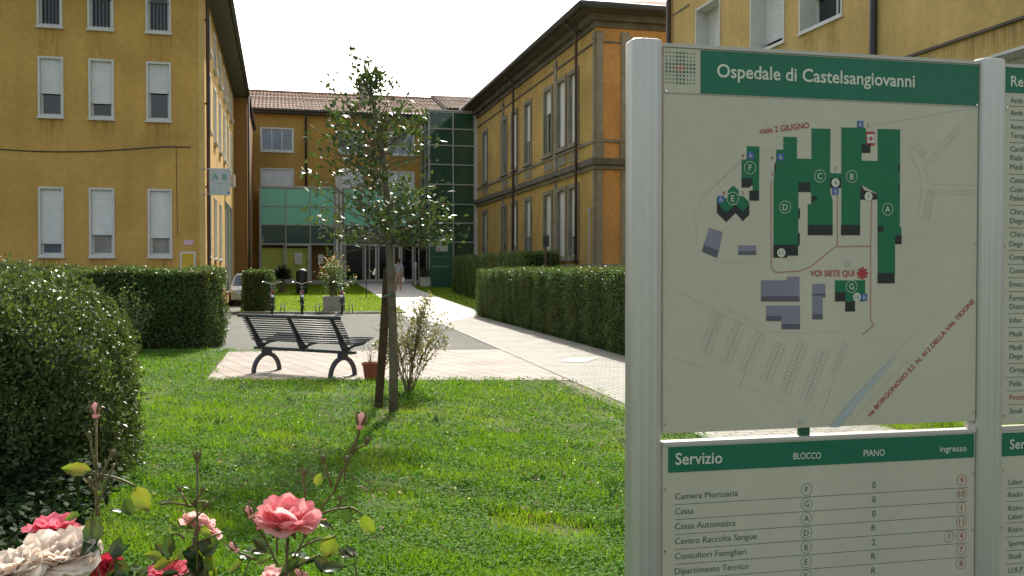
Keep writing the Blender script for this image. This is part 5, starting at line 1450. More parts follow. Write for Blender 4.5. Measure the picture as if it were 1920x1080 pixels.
def bcore(u, v):
    a = 2 * math.pi * u; z = 1.40 * v; k = .88 * math.sqrt(max(.0004, 1 - max(0, (v - .36) / .64) ** 2.1))
    w_ = 1 + .05 * math.sin(5 * a + 4 * v)
    c, s = math.cos(a), math.sin(a); c = math.copysign(abs(c) ** .75, c); s = math.copysign(abs(s) ** .75, s)
    return (1.1 * k * c * w_, 1.1 * k * s * w_, z)
mb.grid(bcore, 48, 18); mb.build("inner_growth", MT['hedgecore'], bush, smooth=True)
mb = MB()
for k in range(26):
    a = r_.uniform(-1.9, .6); q = r_.uniform(.6, 1.02); mb.tube([(.25 * math.cos(a), .25 * math.sin(a), 0), (q * math.cos(a) * .8, q * math.sin(a) * .8, .5), (q * 1.1 * math.cos(a), q * 1.1 * math.sin(a), r_.uniform(.8, 1.2))], [.012, .008, .004], 5)
mb.build("stems", MT['twig'], bush)
# low ivy carpet in the shade before the bush
n = 9000; P = np.stack([r_.uniform(-4.4, -2.35, n), r_.uniform(4.2, 5.9, n), np.abs(r_.normal(0, .05, n)) + .03], 1)
P = P[(P[:, 0] < -.425 * P[:, 1] + .15 * np.sin(P[:, 1] * 5))]; n = len(P)
P[:, 2] += np.clip((P[:, 1] - 4.9) * .25, 0, .3)
V, F = leaf_arrays(P, r_.normal(size=(n, 3)) * [1, 1, .4], r_.normal(0, .4, (n, 3)) + [0, 0, 1], r_.uniform(.035, .065, n), r_.uniform(.03, .05, n), .1)
tag(np_mesh("ivy_cover", V, F, LF['ivy']), "dark ivy ground cover at the foot of the rounded bush", "ground cover", kind='stuff')
# spare shrub sprigs between bush and hedge
sh = G(262, 660); shr = empty("sprawling_shrub", sh + Vector((0, -.35, 0)), 0, "light leaved loose shrub in the gap between round bush and dark hedge", "shrub")
st = []
for k in range(15):
    a = r_.uniform(0, 6.28); q = r_.uniform(.05, .38); h = r_.uniform(.7, 1.45)
    st.append([(0, 0, 0), (q * .5 * math.cos(a), q * .3 * math.sin(a), h * .5), (q * math.cos(a), q * .5 * math.sin(a), h)])
stems_and_leaves(shr, st, LF['oleander'], MT['twig'], 42, (.04, .075), (.022, .035), .09, rng=r_)

# ------------------------------------------------------------------ young tree with stake and tie
tb = G(738, 776); TY = tb.y
tree = empty("young_tree", tb, 0, "slender young tree with sparse glossy leaves growing in the front lawn", "tree")
tp_ = [AT(px, py, TY) - tb for px, py in ((738, 776), (738, 690), (736, 600), (733, 520), (729, 440), (726, 370), (719, 300), (708, 240), (697, 180), (689, 128))]
tp_[0].z = -.05
r_ = np.random.default_rng(21)
mb = MB(); mb.tube(tp_, [.052, .047, .045, .043, .040, .034, .028, .021, .013, .006], 10); mb.build("trunk", MT['bark'], tree, smooth=True)
prof = [(128, 12, 12), (165, 40, 38), (185, 75, 55), (230, 82, 82), (262, 86, 96), (300, 92, 92), (330, 128, 70), (372, 118, 94), (405, 132, 106), (440, 112, 104), (458, 84, 84), (476, 30, 20)]
def crown(py):
    for (a, l0, r0), (b, l1, r1) in zip(prof, prof[1:]):
        if a <= py <= b:
            f = (py - a) / (b - a); return l0 + f * (l1 - l0), r0 + f * (r1 - r0)
    return 5, 5
br = MB(); Ps, Ds, Ns = [], [], []
def trunk_at(z):
    for p, q in zip(tp_, tp_[1:]):
        if p.z <= z <= q.z: return p + (q - p) * ((z - p.z) / (q.z - p.z))
    return tp_[-1]
s_ = TY / FPX
for k in range(300):
    py = r_.choice([r_.uniform(135, 300), r_.uniform(296, 472)], p=[.42, .58])
    if py < 200 and r_.uniform() < .5: continue
    if 278 < py < 306 and r_.uniform() < .65: continue
    z = AT(700, py, TY).z - tb.z; c = trunk_at(z)
    if z < 1.76: continue
    l, r = crown(py); l *= 1.36; r *= 1.34; a = r_.uniform(0, 2 * math.pi)
    if math.cos(a) < -.2 and py > 300 and r_.uniform() < .5: continue
    q = r_.uniform(.06, 1.0) ** .45
    rad = (r if math.cos(a) > 0 else l) * s_
    e = Vector((c.x + rad * q * math.cos(a), c.y + .5 * (l + r) * s_ * q * math.sin(a), z))
    # gaps: thin the crown in a few places
    if wob(np.array([[e.x * 1, e.y, e.z]]), 3.4, 31)[0] > .5: continue
    zb = max(z - (.10 + .38 * q * rad), 1.80); b = trunk_at(zb)
    mid_ = (b + e) / 2 + Vector((0, 0, -.06)) + Vector(r_.normal(0, .03, 3))
    br.tube([b, mid_, e], [.0065, .0045, .002], 5, cap=False)
    m = int(r_.integers(9, 18)); t = (e - mid_).normalized()
    for _ in range(m):
        f = r_.uniform(.1, 1.1); p = mid_ + (e - mid_) * f + Vector(r_.normal(0, .06, 3))
        Ps.append(tuple(p)); Ds.append(np.array(t) * .6 + r_.normal(0, .7, 3)); Ns.append(r_.normal(0, .8, 3) + [0, 0, .8])
for px, py in ((660, 98), (664, 108), (676, 118), (690, 118), (706, 128), (702, 137), (612, 158), (620, 165), (626, 152), (737, 156), (742, 166), (735, 172), (690, 150), (684, 140), (577, 255), (582, 322), (590, 328), (572, 322), (600, 295), (592, 358), (826, 378), (834, 376), (818, 382), (606, 440), (598, 420), (612, 480)):
    e = AT(px, py, TY) - tb + Vector((0, r_.normal(0, .06), 0)); b = trunk_at(max(e.z - .45, 1.85))
    if py > 130 or True: br.tube([b, (b + e) / 2 + Vector((0, 0, -.03)), e], [.006, .004, .002], 4, cap=False)
    for _ in range(5): Ps.append(tuple(e + Vector(r_.normal(0, .03, 3)))); Ds.append(r_.normal(0, 1, 3)); Ns.append(r_.normal(0, .8, 3) + [0, 0, .8])
br.build("branches", MT['bark'], tree)
P, D, N = np.array(Ps), np.array(Ds), np.array(Ns); ok_ = (P[:, 2] > 1.74) | (np.hypot(P[:, 0], P[:, 1]) > .62); P, D, N = P[ok_], D[ok_], N[ok_]; n = len(P)
V, F = leaf_arrays(P, D, N, r_.uniform(.05, .095, n), r_.uniform(.03, .052, n), .22)
np_mesh("leaves", V, F, LF['tree'], tree)
n = 26; P2 = np.array(Ps)[r_.integers(0, len(Ps), n)] + r_.normal(0, .03, (n, 3))
redz = np.abs(P2[:, 2] - 2.2) < .5; P2 = P2[redz]; n = len(P2)
if n: V, F = leaf_arrays(P2, rand_dirs(n, r_), rand_dirs(n, r_), r_.uniform(.03, .05, n), r_.uniform(.02, .03, n)); np_mesh("withered_leaves", V, F, leafM("withered_leaf", (.16, .05, .03), (.22, .10, .04), .5, .3), tree)
sb_ = G(708, 763); stp = AT(727, 504, sb_.y + .12)
stake = empty("tree_stake", sb_, 0, "dark leaning wooden stake tied to the young tree", "stake")
mb = MB(); mb.tube([Vector((0, 0, -.1)), (stp - sb_) * .5 + Vector((.008, 0, 0)), stp - sb_], [.046, .047, .048], 10); mb.build("pole", MT['stakewood'], stake)
tieP = AT(727, 549, TY) - sb_
mb = MB()
c0 = (stp - sb_) * .82; c1 = Vector(trunk_at(c0.z)) + tb - sb_
cm = (c0 + c1) / 2; dd = (c1 - c0); L_ = dd.length / 2 + .062; ang = math.atan2(dd.y, dd.x)
pts = []
for k in range(25):
    a = 2 * math.pi * k / 24; x, y = L_ * math.cos(a), .062 * math.sin(a); pts.append((cm.x + x * math.cos(ang) - y * math.sin(ang), cm.y + x * math.sin(ang) + y * math.cos(ang), cm.z - .03 + .03 * math.cos(a)))
mb.tube(pts, .010, 6, cap=False); mb.build("tie", paintM("green_tie", (.03, .14, .09), .5), stake)

# thin upright shrub beside the tree
sb2 = G(767, 738)
bsh = empty("upright_shrub", sb2, 0, "thin upright twiggy shrub with sparse olive leaves right of the young tree", "shrub")
r_ = np.random.default_rng(33); st = []
for k in range(24):
    tx, tz = r_.uniform(-.40, .52), r_.uniform(.6, 1.30); ty = r_.normal(0, .16)
    if abs(tx) > .3: tz *= .8
    if k == 0: tx, tz = .46, .98
    if k == 1: tx, tz = -.42, .62
    st.append([(r_.normal(0, .03), r_.normal(0, .03), -.02), (tx * .35, ty * .4, tz * .45), (tx * .75, ty * .8, tz * .8), (tx, ty, tz)])
    st.append([(tx * .35, ty * .4, tz * .45), (tx * .5 + r_.normal(0, .08), ty + r_.normal(0, .08), tz * .75), (tx * .6 + r_.normal(0, .12), ty + r_.normal(0, .1), tz * .95)])
stems_and_leaves(bsh, st, LF['shrub'], MT['twig'], 46, (.026, .055), (.016, .034), .08, r0=.006, rng=r_)

# ------------------------------------------------------------------ small tree beyond the left edge: only a few sprigs reach the frame
# ------------------------------------------------------------------ roses in the foreground
def petalM(name, c1, c2, trans=.35):
    m, t, b = nt(name)
    g = t.nodes.new("ShaderNodeNewGeometry"); tc = t.nodes.new("ShaderNodeTexCoord")
    mx = t.nodes.new("ShaderNodeMix"); mx.data_type = 'RGBA'; mx.inputs[6].default_value = (*c1, 1); mx.inputs[7].default_value = (*c2, 1)
    n = t.nodes.new("ShaderNodeTexNoise"); n.inputs["Scale"].default_value = 70; n.inputs["Detail"].default_value = 6
    t.links.new(tc.outputs["Object"], n.inputs["Vector"])
    ad = t.nodes.new("ShaderNodeMath"); ad.operation = 'ADD'; ml_ = t.nodes.new("ShaderNodeMath"); ml_.operation = 'MULTIPLY'; ml_.inputs[1].default_value = .6
    t.links.new(g.outputs["Random Per Island"], ml_.inputs[0]); t.links.new(ml_.outputs[0], ad.inputs[0])
    m2 = t.nodes.new("ShaderNodeMath"); m2.operation = 'MULTIPLY_ADD'; m2.inputs[1].default_value = 1.2; m2.inputs[2].default_value = -.4
    t.links.new(n.outputs[0], m2.inputs[0]); t.links.new(m2.outputs[0], ad.inputs[1]); ad.use_clamp = True
    t.links.new(ad.outputs[0], mx.inputs[0]); t.links.new(mx.outputs[2], b.inputs["Base Color"])
    b.inputs["Roughness"].default_value = .8; b.inputs["Specular IOR Level"].default_value = .12
    tr = t.nodes.new("ShaderNodeBsdfTranslucent"); t.links.new(mx.outputs[2], tr.inputs[0])
    ms = t.nodes.new("ShaderNodeMixShader"); ms.inputs[0].default_value = trans
    t.links.new(b.outputs[0], ms.inputs[1]); t.links.new(tr.outputs[0], ms.inputs[2]); t.links.new(ms.outputs[0], t.nodes["Material Output"].inputs[0])
    return m
PET = dict(coral=petalM("coral_petal", (.86, .28, .32), (.90, .55, .53), .55), pink=petalM("rose_pink_petal", (.78, .14, .22), (.84, .32, .38), .5),
           pale=petalM("pale_pink_petal", (.80, .42, .42), (.84, .60, .56), .45), white=petalM("cream_petal", (.84, .70, .60), (.86, .80, .70), .45), red=petalM("crimson_petal", (.60, .03, .07), (.66, .07, .12)))
LF['rose'] = leafM("rose_leaf", (.022, .06, .02), (.06, .105, .035), .32, .28, spec=.6, patch=(.09, .085, .03), pscale=45)
LF['rosey'] = leafM("yellowing_rose_leaf", (.085, .16, .02), (.15, .20, .03), .45, .4, patch=(.20, .16, .04), pscale=60)
MT['rosestem'] = M("rose_stem", (.13, .11, .035), .6, .25, 30, .2, 90, .4)
MT['sepal'] = M("bud_sepal", (.14, .12, .05), .6, .2, 40, .2, 90)
def frame(axis):
    a = Vector(axis).normalized(); ref = Vector((0, 0, 1)) if abs(a.z) < .9 else Vector((1, 0, 0))
    x = a.cross(ref).normalized(); y = a.cross(x); return Matrix((x, y, a)).transposed()
def flower(parent, c, axis, R, mat, rng, rings=((5, 1.0, 68, 100), (6, .95, 52, 86), (6, .82, 34, 66), (5, .62, 16, 44), (4, .42, 4, 22)), ruffle=.05):
    """whorls of cupped petals; each ring: count, length, opening angle at base and at tip (degrees)"""
    mb = MB(); F_ = frame(axis)
    for ri, (cnt, ln, a0, a1) in enumerate(rings):
        off = rng.uniform(0, 6.28)
        for k in range(cnt):
            az = off + 2 * math.pi * k / cnt + rng.normal(0, .12); L = R * ln * rng.uniform(.86, 1.1); W = L * rng.uniform(.50, .62)
            b0, b1 = math.radians(a0 + rng.normal(0, 6)), math.radians(a1 + rng.normal(0, 12)); ph = rng.uniform(0, 6.28); cup = rng.uniform(.10, .24)
            curl = rng.uniform(.0, .5); notch = rng.uniform(.02, .10)
            nv, nu = 11, 10
            cen = []; r = .06 * R; z = -.02 * R * ri; 
            for j in range(nv + 1):
                v = j / nv; an = b0 + (b1 - b0) * v + (curl * max(0, v - .72) * 4)
                if j: r += math.sin(an) * L / nv; z += math.cos(an) * L / nv
                cen.append((r, z, an, v))
            vs = []
            for (r, z, an, v) in cen:
                w = W * (math.sin(math.pi * (.10 + .74 * v ** .8)) ** .75)
                for i in range(nu + 1):
                    u = i / nu * 2 - 1
                    n_ = cup * L * (u * u) * (.3 + .7 * v) * .55 + ruffle * R * math.sin(3.2 * u + ph) * v * v + .02 * R * math.sin(7 * u + ph * 2) * v
                    lr = r - math.cos(an) * n_ * 1.0 - notch * L * (1 - abs(u)) * 0; lz = z + math.sin(an) * n_
                    if v > .99: lr -= math.sin(an) * notch * L * math.exp(-(u * 3) ** 2); lz -= math.cos(an) * notch * L * math.exp(-(u * 3) ** 2)
                    if v > .8: lr -= math.sin(an) * L * .06 * u * u; lz -= math.cos(an) * L * .06 * u * u
                    t = u * w
                    p = Vector((lr * math.cos(az) - t * math.sin(az), lr * math.sin(az) + t * math.cos(az), lz)); p = F_ @ p
                    vs.append(tuple(Vector(c) + p))
            wq = nu + 1
            mb.add(vs, [(j * wq + i, j * wq + i + 1, (j + 1) * wq + i + 1, (j + 1) * wq + i) for j in range(nv) for i in range(nu)])
    o = mb.build("flower", mat, parent, smooth=True)
    # sepals and hip under the bloom
    mb = MB(); n_ = 8
    prof = [(0, -.36), (.06, -.34), (.11, -.25), (.10, -.14), (.05, -.05)]
    vs = [tuple(Vector(c) + F_ @ Vector((R * r * math.cos(2 * math.pi * k / n_), R * r * math.sin(2 * math.pi * k / n_), R * z))) for r, z in prof for k in range(n_)]
    mb.add(vs, [(i * n_ + k, i * n_ + (k + 1) % n_, (i + 1) * n_ + (k + 1) % n_, (i + 1) * n_ + k) for i in range(len(prof) - 1) for k in range(n_)])
    for k in range(5):
        a = 2 * math.pi * k / 5; q = []
        for (r, z, w) in ((.08, -.05, .09), (.35, -.10, .10), (.62, -.22, .01)):
            for s in (-1, 1): q.append(tuple(Vector(c) + F_ @ Vector((R * (r * math.cos(a) - s * w * math.sin(a)), R * (r * math.sin(a) + s * w * math.cos(a)), R * z))))
        mb.add(q, [(0, 1, 3, 2), (2, 3, 5, 4)])
    mb.build("sepals", MT['sepal'], o, smooth=True)
    return o
def bud(parent, c, axis, R, rng, col=None):
    F_ = frame(axis); mb = MB(); n_ = 10
    prof = [(.0, -.9), (.35, -.85), (.5, -.6), (.42, -.3), (.62, .1), (.6, .5), (.38, .95), (.12, 1.25), (0, 1.3)]
    vs = [tuple(Vector(c) + F_ @ Vector((R * r * math.cos(2 * math.pi * k / n_ + z), R * r * math.sin(2 * math.pi * k / n_ + z), R * z))) for r, z in prof for k in range(n_)]
    mb.add(vs, [(i * n_ + k, i * n_ + (k + 1) % n_, (i + 1) * n_ + (k + 1) % n_, (i + 1) * n_ + k) for i in range(len(prof) - 1) for k in range(n_)])
    o = mb.build("bud", col or MT['sepal'], parent, smooth=True)
    mb = MB()
    for k in range(5):
        a = 2 * math.pi * k / 5 + rng.uniform(0, .4); q = []
        ex = rng.uniform(.9, 1.5)
        for (r, z, w) in ((.44, -.3, .22), (.72, .3, .26), (.7 + .3 * ex * .5, 1.0, .12), (.62 + .5 * ex * .4, 1.5 * ex, .02)):
            for s in (-1, 1): q.append(tuple(Vector(c) + F_ @ Vector((R * (r * math.cos(a) - s * w * math.sin(a)), R * (r * math.sin(a) + s * w * math.cos(a)), R * z))))
        mb.add(q, [(0, 1, 3, 2), (2, 3, 5, 4), (4, 5, 7, 6)])
    mb.build("sepals", MT['sepal'], o, smooth=True)
    return o
def rose_leaf(mb, c, d, nrm, L, W, rng, bend=.25):
    d = Vector(d).normalized(); s = d.cross(Vector(nrm)).normalized(); u = s.cross(d)
    nv, nu = 8, 4; vs = []; cur = rng.uniform(-.5, 1) * bend
    for j in range(nv + 1):
        v = j / nv; w = W * .5 * (math.sin(math.pi * min(1, .03 + .97 * v ** .85)) ** .8) * (1 + .07 * (-1) ** j)
        for i in range(nu + 1):
            t = i / nu * 2 - 1
            vs.append(tuple(Vector(c) + d * (L * v) + s * (w * t) + u * (L * (-cur * v * v) + W * (.22 * abs(t)) + .03 * W * math.sin(6 * v + t * 3))))
    wq = nu + 1
    mb.add(vs, [(j * wq + i, j * wq + i + 1, (j + 1) * wq + i + 1, (j + 1) * wq + i) for j in range(nv) for i in range(nu)])
def stem_to(mb, pts, r0, r1):
    n = len(pts); mb.tube(pts, [r0 + (r1 - r0) * i / (n - 1) for i in range(n)], 7)

def rose_bush(label, base_px, Y, flowers, buds, leaves, twigs, seed):
    rng = np.random.default_rng(seed)
    root = empty("rose_bush", Vector(((base_px - 960) / FPX * Y, Y, 0)), 0, label, "rose bush")
    org = Vector(root.location)
    T = lambda px, py, dy=0.0: AT(px, py, Y + dy) - org
    hub = T(base_px, 1100) ; st = MB(); crown_ = Vector((0, 0, .25))
    def grow(tip, r=.0032, via=None, start=None):
        s = start if start is not None else Vector((rng.normal(0, .02), rng.normal(0, .02), 0))
        if start is None:
            k = via if via is not None else Vector((tip.x * .55 + rng.normal(0, .015), tip.y * .5 + rng.normal(0, .015), tip.z * .62))
            pts = []
            for i in range(9):
                f = i / 8; pts.append(s * (1 - f) ** 2 + k * 2 * f * (1 - f) + tip * f * f)
        else:
            k = (s + tip) / 2 + Vector((rng.normal(0, .004), rng.normal(0, .004), .004)); pts = [s * (1 - f) ** 2 + k * 2 * f * (1 - f) + tip * f * f for f in (0, .25, .5, .75, 1)]
        stem_to(st, pts, r * 1.5 if start is None else r, r * .7)
        return pts
    stems = []
    for (px, py, w, mat, ax, dy) in flowers:
        c = T(px, py, dy); R = w / 2 / FPX * (Y + dy); flower(root, c, ax, R, PET[mat], rng, **(dict(rings=((6, 1.05, 70, 102), (6, 1.05, 50, 84), (6, 1.0, 32, 58), (5, .85, 14, 34), (4, .65, 4, 18)), ruffle=.06) if mat == 'coral' else dict(rings=((7, 1.0, 70, 105), (8, .95, 58, 92), (8, .86, 44, 78), (8, .74, 30, 62), (7, .6, 16, 46), (6, .45, 4, 30)), ruffle=.085) if mat == 'white' else {}))
        stems.append(grow(c - Vector(ax).normalized() * R * .4))
    for (px, py, w, ax, dy, st_px) in buds:
        c = T(px, py, dy); R = w / 2 / FPX * (Y + dy) * 1.25; bud(root, c, ax, R, rng, PET['pale'] if w > 17 else None); tip = c - Vector(ax).normalized() * R * .85
        if st_px: grow(tip, .0016, start=T(*st_px, dy))
        else: stems.append(grow(tip, .0019, via=Vector((tip.x * .9, tip.y, tip.z * .7))))
    for (a, b, dy) in twigs: grow(T(*b, dy), .0017, start=T(*a, dy))
    lf = MB(); ly = MB()
    for (px, py, L, W, ang, yel, dy, til) in leaves:
        c = T(px, py, dy); a = math.radians(ang); s = (Y + dy) / FPX
        d = Vector((math.cos(a), til * .5, math.sin(a))); nrm = Vector((-.2, -1 + abs(til), .3 + til)) 
        rose_leaf(ly if yel else lf, c, d, nrm, L * s, W * s, rng)
    for pts in stems:
        for q in range(7):
            f = rng.uniform(.55, .97); i = min(int(f * (len(pts) - 1)), len(pts) - 2); p = pts[i] + (pts[i + 1] - pts[i]) * (f * (len(pts) - 1) - i)
            d = Vector((rng.normal(0, 1), rng.normal(0, .6), rng.uniform(0, 1.2))); rose_leaf(lf if q % 3 else ly, p, d, (rng.normal(0, .4), -.6, 1), rng.uniform(.008, .019), rng.uniform(.004, .009), rng)
    # ordinary foliage lower down, mostly below the picture
    for pts in stems:
        for _ in range(16):
            f = rng.uniform(.3, .93); i = int(f * (len(pts) - 1)); p = pts[i]
            top_ = AT(500, 1010, Y).z
            if p.z > top_ - .02: continue
            d = Vector(rng.normal(0, 1, 3)); rose_leaf(lf, p, d, (rng.normal(0, .4), rng.normal(0, .4), 1), rng.uniform(.03, .05), rng.uniform(.02, .034), rng)
    # leafy side shoots around the lower blooms
    for q in range(20):
        p = T(base_px + rng.normal(0, 75), rng.uniform(1035, 1125), rng.uniform(.0, .10)); d = Vector((rng.normal(0, 1), rng.normal(0, .8), rng.uniform(-.3, .8)))
        e = p - d.normalized() * .018; grow(p, .0010, start=Vector((e.x * .9, e.y, e.z - .03)))
        for sgn_ in (-1, 0, 1):
            dd = d + Vector((sgn_ * rng.uniform(.5, 1), rng.normal(0, .3), rng.normal(0, .3))); sz = rng.uniform(.014, .026)
            rose_leaf(lf if q % 5 else ly, p, dd, (rng.normal(0, .5), -.5 + rng.normal(0, .4), 1), sz, sz * rng.uniform(.55, .72), rng)
    st.build("stems", MT['rosestem'], root, smooth=True)
    if lf.v: lf.build("leaves", LF['rose'], root, smooth=True)
    if ly.v: ly.build("yellowing_leaves", LF['rosey'], root, smooth=True)
    return root
rose_bush("rose bush with large cream and bright pink blooms at the lower left corner", 120, 1.02,
    [(112, 1050, 158, 'white', (.1, -.30, .95), 0), (28, 1072, 125, 'white', (-.2, -.30, .9), -.04), (97, 996, 96, 'pink', (.05, -.05, 1), .06), (203, 1068, 62, 'red', (.3, -.6, .6), .04)],
    [(179, 772, 22, (-.1, 0, 1), .03, None), (210, 852, 13, (.35, 0, .9), .03, (190, 905)), (168, 818, 13, (-.25, 0, 1), .03, (182, 880)), (170, 905, 15, (-.3, 0, 1), .03, (184, 945))],
    [(172, 882, 56, 26, 178, 1, .03, .1), (258, 912, 52, 38, -62, 1, .03, .0), (186, 968, 62, 44, -100, 0, .02, -.1), (150, 968, 34, 22, 190, 1, .03, .4), (232, 935, 40, 24, -70, 0, .03, .6), (205, 958, 34, 16, -10, 0, .03, .8),
     (215, 1050, 42, 26, -60, 0, .0, .5), (190, 920, 30, 18, 60, 0, .03, .5), (235, 1075, 40, 30, 200, 0, .02, .2)],
    [((184, 945), (214, 870), .03), ((180, 905), (172, 884), .03), ((187, 890), (256, 914), .03), ((183, 950), (186, 968), .03)], 41)
rose_bush("rose bush with half hidden pale pink bloom and thin budded stem, middle of three", 345, 1.16,
    [(372, 992, 84, 'pale', (.3, .45, .75), .03), (318, 1078, 80, 'pink', (0, -.2, .9), .02)],
    [(370, 858, 17, (.0, 0, 1), .0, None), (337, 918, 10, (-.2, 0, 1), 0, (352, 950)), (380, 920, 9, (.25, 0, 1), 0, (366, 940)), (384, 950, 12, (.5, 0, .8), 0, (352, 985))],
    [(322, 1000, 50, 28, -95, 0, 0, -.2), (296, 945, 36, 12, 5, 0, 0, .75), (392, 942, 26, 8, 20, 0, 0, .8), (305, 1046, 40, 20, 170, 1, 0, .3), (355, 1058, 42, 26, -40, 0, 0, .4), (378, 985, 24, 16, -50, 1, -.03, .1), (402, 1040, 34, 28, 250, 1, 0, .0), (340, 912, 24, 7, -20, 0, 0, .7),
     (290, 1068, 40, 24, 30, 1, 0, .3)],
    [((360, 950), (300, 946), 0), ((362, 945), (392, 944), 0), ((345, 1010), (322, 1002), 0), ((350, 1030), (415, 1000), .0)], 42)
rose_bush("rose bush with big open coral bloom and long budded stem, rightmost of three", 505, 1.14,
    [(540, 985, 122, 'coral', (.06, -.16, 1), 0), (528, 1090, 92, 'pale', (.05, -.1, 1), .05)],
    [(676, 792, 24, (.15, 0, 1), .04, (655, 850)), (570, 888, 13, (.05, 0, 1), .04, (572, 925)), (606, 862, 12, (-.15, 0, 1), .04, (622, 912)), (650, 865, 14, (.0, 0, 1), .04, (646, 905)), (688, 828, 12, (.3, 0, .9), .04, (660, 850)),
     (468, 962, 19, (-.3, -.1, .9), -.02, (497, 1010)), (440, 1028, 18, (-.6, 0, .7), 0, (480, 1050)), (520, 1000, 14, (0, -.2, 1), -.03, (520, 1040)), (638, 935, 9, (0, 0, 1), .04, (634, 950))],
    [(655, 950, 36, 24, -100, 0, .04, .1), (678, 965, 46, 26, -58, 1, .04, .0), (628, 1005, 42, 38, -110, 1, .02, .0), (622, 990, 34, 14, 160, 0, .02, .6), (445, 1048, 26, 20, -10, 0, 0, .9), (585, 1048, 52, 30, -40, 0, .02, .5), (430, 1075, 40, 20, 40, 1, 0, .3), (595, 912, 26, 20, 75, 1, .05, .2),
     (560, 1052, 44, 26, -140, 0, .0, .3), (480, 1060, 30, 18, 20, 1, 0, .5), (500, 1035, 40, 22, 140, 0, .0, .6), (600, 1070, 50, 28, 10, 0, .02, .5), (618, 960, 30, 10, 30, 0, .04, .8)],
    [((520, 1085), (570, 1010), .03), ((570, 1010), (628, 918), .04), ((628, 918), (662, 850), .04), ((662, 850), (676, 800), .04), ((570, 1010), (572, 925), .04), ((520, 1060), (497, 1008), .0), ((600, 965), (655, 952), .04), ((655, 952), (680, 966), .04), ((560, 1030), (630, 1005), .02), ((520, 1085), (600, 1040), .02)], 43)

# ------------------------------------------------------------------ grass
def in_poly(x, y, poly):
    ins = np.zeros(len(x), bool); j = len(poly) - 1
    for i in range(len(poly)):
        xi, yi = poly[i]; xj, yj = poly[j]
        c = ((yi > y) != (yj > y)) & (x < (xj - xi) * (y - yi) / (yj - yi + 1e-12) + xi); ins ^= c; j = i
    return ins
def pts2(*ps): return [(p.x, p.y) for p in ps]
PADP = pts2(G(386, 714), G(1072, 714), G(944, 656), G(428, 660)); PATHP = pts2(pl0, pl0 + pdir * 24.5, pr0 + rdir * 26.5, pr0); DIRT = pts2(*rb)
def lawn_mask(x, y):
    Q = np.stack([x, y, 0 * x], 1); rj = np.random.default_rng(3); x = x + wob(Q, 7, 91) * .07 + rj.normal(0, .05, len(x)); y = y + wob(Q, 6, 92) * .12 + rj.normal(0, .08, len(y))
    m = ~in_poly(x, y, PADP) & ~in_poly(x, y, PATHP)
    m &= ~((y > 17.55)) & ~((y > 12.75) & (x > -4.1))
    m &= ~(in_poly(x, y, DIRT) & (np.random.default_rng(1).uniform(size=len(x)) < .8))
    return m
def blades(name, x, y, z, H, W, mat, rng, lean=.5, label=None):
    n = len(x); a = rng.uniform(0, 2 * math.pi, n); ld = rng.uniform(0, 2 * math.pi, n); ln = rng.uniform(.1, 1, n) * lean * H
    sx, sy = np.cos(a) * W / 2, np.sin(a) * W / 2; lx, ly = np.cos(ld) * ln, np.sin(ld) * ln
    B = np.stack([x, y, z], 1)
    v0 = B - np.stack([sx, sy, 0 * sx], 1); v1 = B + np.stack([sx, sy, 0 * sx], 1)
    m = B + np.stack([lx * .35, ly * .35, H * .6], 1); v2 = m + np.stack([sx, sy, 0 * sx], 1) * .8; v3 = m - np.stack([sx, sy, 0 * sx], 1) * .8
    tip = B + np.stack([lx, ly, H], 1)
    V = np.stack([v0, v1, v2, v3, tip, tip + [0, 0, .0004]], 1).reshape(-1, 3)
    b = np.arange(n)[:, None] * 6
    F = np.concatenate([b + [0, 1, 2, 3], b + [3, 2, 4, 5]], 0)
    o = np_mesh(name, V, F, mat)
    return tag(o, label, "grass", kind='stuff')
rg = np.random.default_rng(55)
n = 430000
y = 2.6 * (17.6 / 2.6) ** rg.uniform(0, 1, n); x = rg.uniform(-.68, .72, n) * y
m = lawn_mask(x, y); x, y = x[m], y[m]
XY = np.stack([x, y, 0 * x], 1)
c1, c2 = wob(XY, 1.3, 5), wob(XY, 5.5, 6)
keep = rg.uniform(size=len(x)) < np.clip(.72 + .45 * c1 + .45 * c2, .10, 1); x, y, c1, c2 = x[keep], y[keep], c1[keep], c2[keep]
H = np.clip(.042 + .020 * c1 + .024 * c2, .015, .11) * rg.uniform(.6, 1.5, len(x)); W = (.0028 + .00042 * y) * rg.uniform(.7, 1.4, len(x))
blades("lawn_grass", x, y, 0 * x, H, W, LF['grass'], rg, .75, "sunlit uncut green grass of the front lawn")
n = 170000
y = 3.2 * (17.5 / 3.2) ** rg.uniform(0, 1, n); x = rg.uniform(-.62, .3, n) * y; m = lawn_mask(x, y) & (wob(np.stack([x, y, 0 * x], 1), 1.7, 8) + .6 > 0); x, y = x[m], y[m]; n = len(x)
P = np.stack([x, y, rg.uniform(.02, .06, n)], 1); s = (.011 + .0010 * y) * rg.uniform(.7, 1.4, n)
V, F = leaf_arrays(P, rg.normal(size=(n, 3)) * [1, 1, .25], rg.normal(0, .35, (n, 3)) + [0, 0, 1], s * 1.2, s, .1)
tag(np_mesh("clover", V, F, LF['clover']), "small clover leaves spread through the front lawn", "clover", kind='stuff')
n = 260; y = rg.uniform(5, 12.5, n); x = rg.uniform(-.4, .12, n) * y; m = lawn_mask(x, y); x, y = x[m], y[m]; n = len(x)
V, F = leaf_arrays(np.stack([x, y, rg.uniform(.05, .09, n)], 1), rand_dirs(n, rg), rg.normal(0, .4, (n, 3)) + [0, 0, 1], np.full(n, .016), np.full(n, .016)); tag(np_mesh("tiny_lawn_flowers", V, F, leafM("white_floret", (.6, .6, .5), (.7, .66, .3), .6, .3)), "tiny white and yellow flowers dotted in the front lawn", "flowers", kind='stuff')
